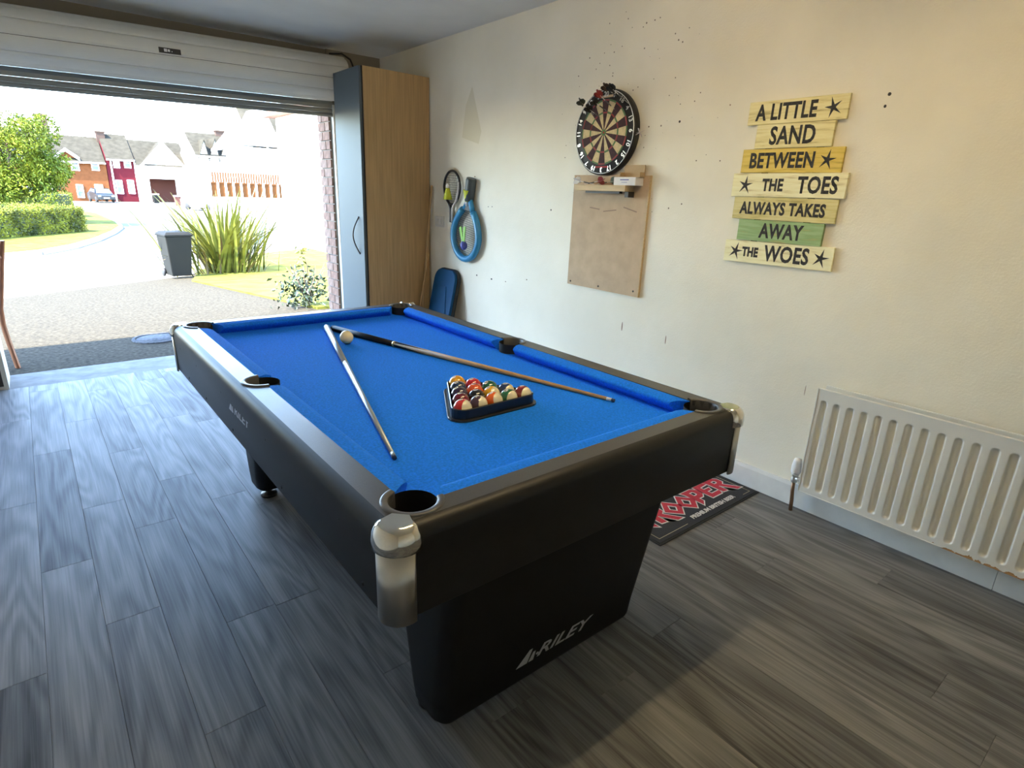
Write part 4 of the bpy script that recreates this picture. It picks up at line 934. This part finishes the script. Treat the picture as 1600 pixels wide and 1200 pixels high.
hedge('long clipped hedge along the grass verge', (a.x-5*t_.x, a.y-5*t_.y, 0), (b.x, b.y, 0), 4.0, 1.05, 26000, 3)
q = on('y', 44, 112, 305); hedge('second hedge farther back below the street tree', (-7, 44, 0), (q.x, 44, 0), 2.5, q.z+.85, 9000, 4)
# wheelie bin
bl, br_ = G(258, 437), G(298, 435); BW = .57
bn = thing('wheelie_bin', 'dark grey wheelie bin beside the spiky plant outside', 'bin', ((bl.x+br_.x)/2+.10, bl.y+.36, bl.z+.01), (0, 0, .12))
MB().prism([(-.21, -.24), (.21, -.24), (.21, .24), (-.21, .24)], .04, .95, top=[(-.28, -.34), (.28, -.34), (.28, .34), (-.28, .34)]).build('body', 'bin_plastic', bn, bevel=.02)
MB().box((-.30, -.36, .95), (.30, .36, .985)).build('rim', 'bin_plastic', bn, bevel=.01); ld = MB().prism([(-.30, -.37), (.30, -.37), (.30, .33), (-.30, .33)], .985, 1.05, top=[(-.24, -.30), (.24, -.30), (.24, .27), (-.24, .27)]).build('lid', 'bin_plastic', bn, bevel=.012)
MB().tube([(-.25, .36, .97), (-.25, .43, .99), (.25, .43, .99), (.25, .36, .97)], .016, 8).build('handle', 'bin_plastic', bn)
for sx in (-1, 1): MB().lathe([(.0001, -.025), (.09, -.025), (.1, -.018), (.1, .018), (.09, .025), (.0001, .025)], 18, Matrix.Rotation(PI/2, 4, 'Y')).build('wheel', 'bin_wheel', bn, (sx*.25, .26, .10))
# flax plant: every blade its own leaf
pb = G(352, 430); fx = thing('flax_plant', 'large spiky flax plant growing beside the wheelie bin', 'plant', (pb.x+.15, pb.y+.6, gz(pb.y+.6)+.02)); fx.scale = (1.5, 1.2, 1.16)
def blade(L, bend, wd):
    m = MB(); n = 7; V = []
    for i in range(n+1):
        t = i/n; x_ = bend*t**2.2*L; z_ = L*t*(1-.30*bend*t*t); w_ = wd*(1-t**3)*(.55+.45*min(1, t*3))+.002; V += [(x_, -w_, z_), (x_-.012*(1-t), 0, z_), (x_, w_, z_)]
    m.add(V, [f for i in range(n) for f in ((3*i, 3*i+1, 3*i+4, 3*i+3), (3*i+1, 3*i+2, 3*i+5, 3*i+4))], True); return m
BLD = [blade(L, bd_, .024).mesh('leaf', 'leaf_flax') for L, bd_ in ((1.95, .12), (1.9, .25), (1.75, .40), (1.6, .60), (1.4, .85), (1.1, .5))]
BLDd = [blade(L, bd_, .02).mesh('leaf', 'leaf_dry') for L, bd_ in ((1.0, .9), (1.2, .7))]
rg = random.Random(11)
for k in range(260):
    a = rg.uniform(0, 2*PI); r_ = abs(rg.gauss(0, .22)); dry = rg.random() < .10
    ms_ = rg.choice(BLDd) if dry else BLD[min(5, int(abs(rg.gauss(0, 1.9))))]
    o = obj('leaf', ms_, fx, (r_*math.cos(a)*1.7, r_*math.sin(a), 0), (rg.gauss(0, .10), rg.gauss(.20, .16), a+rg.gauss(0, .3))); s_ = rg.uniform(.7, 1.02); o.scale = (s_, s_, s_)
# leafy shrub at the foot of the pier
shb = thing('garden_shrub', 'small leafy shrub growing at the foot of the brick pier', 'shrub', (2.72, 7.55, gz(7.55)+.02))
for k in range(9):
    a = k*.7; MB().tube([(0, 0, 0), (.10*math.cos(a), .10*math.sin(a), .25), (.24*math.cos(a), .24*math.sin(a), .45+.05*(k % 3))], [.010, .008, .004], 6).build('stem', 'bark', shb)
MB().tube([(0, 0, 0), (.02, 0, .5), (-.05, 0, .80)], [.010, .006, .003], 6).build('stem', 'bark', shb)
leaves(lambda r: (r.gauss(-.05, .16), r.gauss(0, .13), abs(r.gauss(.22, .14))), 420, .075, 'leaf_dark', 'foliage', shb, .1, 8, .5); leaves(lambda r: (r.gauss(-.05, .03), r.gauss(0, .03), r.uniform(.5, .84)), 26, .075, 'leaf_flax', 'foliage_tip', shb, .1, 9, .5)

# ---------------------------------------------------------------- houses across the road
def win(parent, p, q, Y, bars=1):
    """window from photo corners p (top left) and q (bottom right) on the facade plane y=Y"""
    a = on('y', Y, *p); b = on('y', Y, *q); x0, x1, z1, z0 = a.x, b.x, a.z, b.z; f = .10
    m = MB(); m.box((x0, Y-.08, z0), (x0+f, Y+.1, z1)).box((x1-f, Y-.08, z0), (x1, Y+.1, z1)).box((x0+f, Y-.08, z0), (x1-f, Y+.1, z0+f)).box((x0+f, Y-.08, z1-f), (x1-f, Y+.1, z1))
    if bars: zm = z0+(z1-z0)*.52; m.box((x0+f, Y-.07, zm-.04), (x1-f, Y+.1, zm+.04))
    w_ = m.build('window', 'upvc', parent); MB().box((x0+f, Y-.02, z0+f), (x1-f, Y+.0, z1-f)).build('pane', 'glass_far', w_); return w_
def chimney(parent, px, pyt, Y, zb, w_=.55):
    a = on('y', Y, px, pyt); b = MB().box((a.x-w_, Y-.4, zb), (a.x+w_, Y+.4, a.z-.15)).build('chimney', 'chimney_brick', parent); MB().box((a.x-w_-.08, Y-.48, a.z-.15), (a.x+w_+.08, Y+.48, a.z)).build('cap', 'chimney_brick', b); return b
def gable_roof(parent, x0, x1, Y, ze, zr, dep, m_, over=.35):
    ym = Y+dep/2; k = (zr-ze)/(ym-Y); t_ = .14
    pr = [(Y-over, ze-over*k), (ym, zr), (Y+dep+over, ze-over*k), (Y+dep+over, ze-over*k-t_), (ym, zr-t_), (Y-over, ze-over*k-t_)]; n = 6
    r_ = MB().add([(x0+.03, y_, z_) for y_, z_ in pr]+[(x1-.03, y_, z_) for y_, z_ in pr], [(0,1,4,5),(1,2,3,4),(11,10,7,6),(10,9,8,7)]+[(i, (i+1) % n, n+(i+1) % n, n+i) for i in range(n)]).build('roof', m_, parent)
    MB().box((x0+.03, Y-over-.10, ze-over*k-.18), (x1-.03, Y-over, ze-over*k-.02)).build('gutter', 'upvc', parent); return r_
def walls(parent, x0, x1, Y, dep, ze, zr, m_, zb=-1.2):
    m = MB(); m.box((x0, Y, zb), (x1, Y+dep, ze)); ym = Y+dep/2
    for x_ in (x0+.01, x1-.31): m.add([(x_, Y+.05, ze), (x_, Y+dep-.05, ze), (x_, ym, zr-.2), (x_+.3, Y+.05, ze), (x_+.3, Y+dep-.05, ze), (x_+.3, ym, zr-.2)], [(0,1,2),(5,4,3),(0,3,4,1),(1,4,5,2),(2,5,3,0)])
    return m.build('wall', m_, parent)
def front_gable(parent, pxl, pxr, peak, pye, Y, m_, deep=4., rm='roof_tile', barge=True, ov=.3):
    a = on('y', Y, pxl, pye); b = on('y', Y, pxr, pye); c = on('y', Y, *peak); ze = (a.z+b.z)/2
    MB().add([(a.x, Y, ze), (b.x, Y, ze), (c.x, Y, c.z), (a.x, Y+deep, ze), (b.x, Y+deep, ze), (c.x, Y+deep, c.z)], [(0,1,2),(5,4,3),(0,3,4,1),(1,4,5,2),(2,5,3,0)]).build('gable_wall', m_, parent)
    m = MB(); t_ = .12
    for e_ in (a, b):
        s_ = 1 if e_.x > c.x else -1; ex = e_.x+s_*ov; ez = ze-ov*(c.z-ze)/abs(e_.x-c.x)
        m.add([(c.x, Y-.25, c.z+.02), (ex, Y-.25, ez+.02), (ex, Y-.25, ez+.02+t_), (c.x, Y-.25, c.z+.02+t_), (c.x, Y+deep, c.z+.02), (ex, Y+deep, ez+.02), (ex, Y+deep, ez+.02+t_), (c.x, Y+deep, c.z+.02+t_)], [(0,1,2,3),(7,6,5,4),(0,4,5,1),(1,5,6,2),(2,6,7,3),(3,7,4,0)])
    m.build('gable_roof', rm, parent)
    if barge:
        m = MB()
        for e_ in (a, b):
            s_ = 1 if e_.x > c.x else -1; ex = e_.x+s_*ov; ez = ze-ov*(c.z-ze)/abs(e_.x-c.x)
            m.add([(c.x, Y-.32, c.z-.22), (ex, Y-.32, ez-.22), (ex, Y-.32, ez+.16), (c.x, Y-.32, c.z+.16), (c.x, Y-.25, c.z-.22), (ex, Y-.25, ez-.22), (ex, Y-.25, ez+.16), (c.x, Y-.25, c.z+.16)], [(0,1,2,3),(7,6,5,4),(0,4,5,1),(1,5,6,2),(2,6,7,3),(3,7,4,0)])
        m.build('barge_board', 'upvc', parent)
def house(label, pxl, pxr, pye, pyr, Y, wm_, rm='roof_tile', dep=8., zb=-1.2):
    mid = (pxl+pxr)/2; x0 = on('y', Y, pxl, 280).x; x1 = on('y', Y, pxr, 280).x; ze = on('y', Y, mid, pye).z; zr = on('y', Y+dep/2, mid, pyr).z
    h_ = thing('house', label, 'house', ((x0+x1)/2, Y, -.83)); h_.location = (0, 0, 0)
    walls(h_, x0, x1, Y, dep, ze, zr, wm_, zb); gable_roof(h_, x0, x1, Y, ze, zr, dep, rm); return h_, x0, x1, ze, zr
YH = 84
H1, x0, x1, ze, zr = house('brick house with dark slate roof half hidden by the street tree', 4, 77, 243, 203, YH+1, 'house_orange', 'roof_slate'); chimney(H1, 62, 178, YH+5, zr-1.5); win(H1, (30, 290), (60, 306), YH+1)
H2, x0, x1, ze, zr = house('orange brick house with two upper windows and a small front gable', 84.5, 169, 249, 213, YH, 'house_orange'); front_gable(H2, 85.5, 122, (101, 233), 246, YH-.02, 'house_orange', 3.5, ov=.1)
for p, q in (((109, 250), (125, 267)), ((141, 251), (156, 267)), ((118, 288), (133, 309))): win(H2, p, q, YH)
a, b = on('y', YH, 147, 288), on('y', YH, 164, 311); MB().box((a.x, YH-.1, b.z), (b.x, YH+.1, a.z)).build('door', 'upvc', H2)
H3, x0, x1, ze, zr = house('narrow dark red house with four white windows', 170, 214, 246, 211, YH, 'house_red'); chimney(H2, 155, 205, YH+3.5, zr-2, .42)
for p, q in (((175, 247), (188, 263)), ((192, 247), (205.5, 263)), ((180, 281), (194, 303)), ((198, 281), (212, 303))): win(H3, p, q, YH)
a = on('y', YH, 172, 250); MB().tube([(a.x, YH-.12, a.z), (a.x, YH-.12, -1)], .09, 8).build('downpipe', 'upvc', H3); a = on('y', YH, 209, 250); MB().tube([(a.x, YH-.12, a.z), (a.x, YH-.12, -1)], .09, 8).build('downpipe', 'upvc', H3)
# white house with the carport
Yw = YH-.5; xa, xb = on('y', Yw, 214.5, 280).x, on('y', Yw, 298, 280).x; ze = on('y', Yw, 255, 257).z; zr = on('y', Yw+4, 255, 222).z
H4 = thing('house', 'white rendered house with a brown carport opening and broad gable', 'house'); c0, c1 = on('y', Yw, 233, 279), on('y', Yw, 285, 310)
MB().box((xa, Yw, -1.2), (c0.x, Yw+8, ze)).box((c1.x, Yw, -1.2), (xb, Yw+8, ze)).box((c0.x, Yw, c0.z), (c1.x, Yw+8, ze)).build('wall', 'house_white', H4)
MB().box((c0.x, Yw+3, -1.2), (c1.x, Yw+3.1, c0.z)).build('carport_back', 'house_brown', H4); p_ = on('y', Yw, 279, 290); MB().box((p_.x-.2, Yw+.1, -1.2), (p_.x+.2, Yw+.5, c0.z)).build('carport_post', 'house_white', H4)
gable_roof(H4, xa, xb, Yw, ze, zr, 8, 'roof_tile'); front_gable(H4, 221, 288, (252, 223), 260, Yw-.06, 'house_white', 5.)
# white terrace further right
H5, x0, x1, ze, zr = house('long white terrace with small gables and two chimneys', 309, 420, 243, 212, 78, 'house_white')
for g in ((311, 326, (318, 219)), (328, 342, (335, 217)), (345, 362, (354, 214))): front_gable(H5, g[0], g[1], g[2], 247, 77.95, 'house_white', 3.5, barge=False, ov=.05)
chimney(H5, 342, 204, 82, zr-1.5, .5); chimney(H5, 386, 194, 82, zr-1.5, .5)
# nearer white gabled house with tiled roof
Yn = 52; H6 = thing('house', 'white gabled house with brown tiled roof behind the wooden fence', 'house'); xa, xb = on('y', Yn, 396, 250).x, on('y', Yn, 480, 250).x; ze = on('y', Yn, 438, 228).z; zr = on('y', Yn+4, 425, 165).z
walls(H6, xa, xb, Yn, 8, ze, zr, 'house_white'); gable_roof(H6, xa, xb, Yn, ze, zr, 8, 'roof_tile'); front_gable(H6, 366, 438, (410, 170), 228, Yn-1.2, 'house_white', 6., 'house_white', False); pz = on('y', Yn-1.2, 366, 228); pz2 = on('y', Yn-1.2, 437, 228); MB().box((pz.x, Yn-1.2, -1.2), (pz2.x, Yn+.0, pz.z)).build('bay_wall', 'house_white', H6)  # front gable roof coloured white: sunlit glare painted in place of tile
a = on('y', Yn-1.4, 440, 228); MB().tube([(a.x+.1, Yn-1.35, a.z), (a.x+.1, Yn-1.35, -.9)], .16, 8).build('downpipe', 'pipe_red', H6)
# rendered neighbour on the right
H7 = thing('house', 'plain white rendered neighbouring house on the right of the lawn', 'house'); za = on('y', 25, 445, 186).z
MB().box((8.25, 11, -1.0), (16, 25, za)).build('wall', 'house_white', H7); MB().prism([(7.85, 10.6), (16.4, 10.6), (16.4, 25.4), (7.85, 25.4)], za, za+.16).build('eaves', 'soffit_brown', H7)
MB().prism([(7.85, 10.6), (16.4, 10.6), (16.4, 25.4), (7.85, 25.4)], za+.16, za+2.6, top=[(12.0, 12), (12.2, 12), (12.2, 24), (12.0, 24)]).build('roof', 'roof_tile', H7)
# garden wall with fence: each board and pale is a part
Yf = 42; gw = struct(MB().box((on('y', Yf, 327, 300).x, Yf, -.9), (on('y', Yf, 446, 300).x, Yf+.25, on('y', Yf, 385, 309).z)).build('wall_garden', 'house_white'))
fn = thing('garden_fence', 'orange-brown timber fence with open pales on top of white garden wall', 'fence'); ztop = on('y', Yf, 385, 271).z; zm = on('y', Yf, 385, 286).z; zb_ = on('y', Yf, 385, 309).z
xa, xb = on('y', Yf, 328, 290).x, on('y', Yf, 445, 290).x; n = 30; wdt = (xb-xa)/n
pale = MB().box((-wdt*.27, 0, 0), (wdt*.27, .05, ztop-zm)).mesh('pale', 'fence_wood')
for k in range(1, n): obj('pale', pale, fn, (xa+wdt*(k+.5), Yf+.05, zm))
n2 = 10; wd2 = (xb-xa)/n2; brd = MB().box((-wd2*.40, 0, 0), (wd2*.40, .05, zm-zb_-.1)).mesh('board', 'fence_wood'); pst = MB().box((-.06, -.05, 0), (.06, .08, zm-zb_)).mesh('post', 'upvc')
for k in range(n2): obj('board', brd, fn, (xa+wd2*(k+.5), Yf+.05, zb_+.02)); obj('post', pst, fn, (xa+wd2*k, Yf+.02, zb_))
MB().box((xa, Yf+.02, zm-.08), (xb, Yf+.12, zm)).build('rail', 'fence_wood', fn)
# street furniture
lb = G(428, 340); lt = on('y', lb.y, 412, 172); lp_ = thing('lamp_post', 'thin grey street lamp post near the wooden fence', 'lamp post', (lb.x, lb.y, -.83)); MB().tube([(0, 0, 0), (0, 0, 1.2), (0, 0, 1.25), (0, 0, 8.6)], [.10, .10, .065, .05], 10).build('column', 'lamp_steel', lp_); MB().tube([(0, 0, 8.5), (-.3, -.1, 8.75), (-1.0, -.3, 8.85)], .04, 8).build('arm', 'lamp_steel', lp_); MB().box((-1.6, -.45, 8.80), (-.95, -.2, 8.92)).build('lamp_head', 'lamp_steel', lp_, bevel=.03)
pb_ = G(455, 345); bo_ = thing('bollard', 'short dark post standing before the white neighbouring house', 'bollard', (pb_.x, pb_.y, -.83)); MB().lathe([(.0001, 0), (.09, 0), (.085, 1.30), (.0001, 1.33)], 12).build('post', 'iron', bo_); MB().lathe([(.095, 1.05), (.10, 1.06), (.10, 1.12), (.095, 1.13)], 12).build('band', 'upvc', bo_, fix=False)
def far_bin(label, px, py, m_):
    p = G(px, py); o = thing('wheelie_bin', label, 'bin', (p.x, p.y, -.83)); MB().prism([(-.22, -.26), (.22, -.26), (.22, .26), (-.22, .26)], .03, .95, top=[(-.29, -.34), (.29, -.34), (.29, .34), (-.29, .34)]).build('body', m_, o); MB().box((-.31, -.37, .95), (.31, .37, 1.04)).build('lid', 'upvc', o)
far_bin('grey wheelie bin standing before the brown carport', 245, 318, 'bin_plastic'); far_bin('brown wheelie bin standing right of the carport', 279, 322, 'house_brown')
def car(label, p, rot, body):
    o = thing('car', label, 'car', p, (0, 0, rot)); L = 2.0
    pr = [(-2.0, .28), (-2.0, .72), (-1.25, .86), (-.75, 1.38), (.75, 1.42), (1.45, .95), (1.98, .85), (2.0, .30)]; n = len(pr); wv = [.82, .84, .84, .66, .66, .84, .82, .80]
    MB().add([(-w_, x_, z_) for (x_, z_), w_ in zip(pr, wv)]+[(w_, x_, z_) for (x_, z_), w_ in zip(pr, wv)], [tuple(range(n)), tuple(range(2*n-1, n-1, -1))]+[(i, (i+1) % n, n+(i+1) % n, n+i) for i in range(n)]).build('body', body, o, bevel=.04)
    MB().add([(-.70, -1.22, .90), (.70, -1.22, .90), (.60, -.83, 1.33), (-.60, -.83, 1.33)], [(0, 1, 2, 3)]).build('windscreen', 'glass_far', o, loc=(0, -.03, .02)); MB().add([(.60, .83, 1.37), (-.60, .83, 1.37), (-.72, 1.40, .98), (.72, 1.40, .98)], [(0, 1, 2, 3)]).build('rear_window', 'glass_far', o, loc=(0, .03, .02))
    for sx in (-1, 1):
        MB().add([(sx*.80, -1.0, .92), (sx*.80, 1.15, .96), (sx*.69, .70, 1.34), (sx*.69, -.70, 1.32)], [(0, 1, 2, 3)]).build('side_window', 'glass_far', o, loc=(sx*.012, 0, 0)); MB().box((sx*.62-.13, -2.02, .58), (sx*.62+.13, -1.98, .72)).build('headlight', 'car_light', o)
        for y_ in (-1.25, 1.25): MB().lathe([(.0001, -.09), (.28, -.09), (.31, -.06), (.31, .06), (.28, .09), (.0001, .09)], 16, Matrix.Rotation(PI/2, 4, 'Y')).build('wheel', 'tyre', o, (sx*.76, y_, .31))
    MB().box((-.26, -2.03, .40), (.26, -2.0, .52)).build('number_plate', 'upvc', o)
p = G(158, 315); car('small black car parked outside the orange brick house', (p.x, min(p.y+1, 80.5), -.83), .15, 'car_dark')
p = on('y', 60, 318, 300); car('white car parked near the end of the wooden fence', (p.x, 60, -.83), .5, 'car_white')
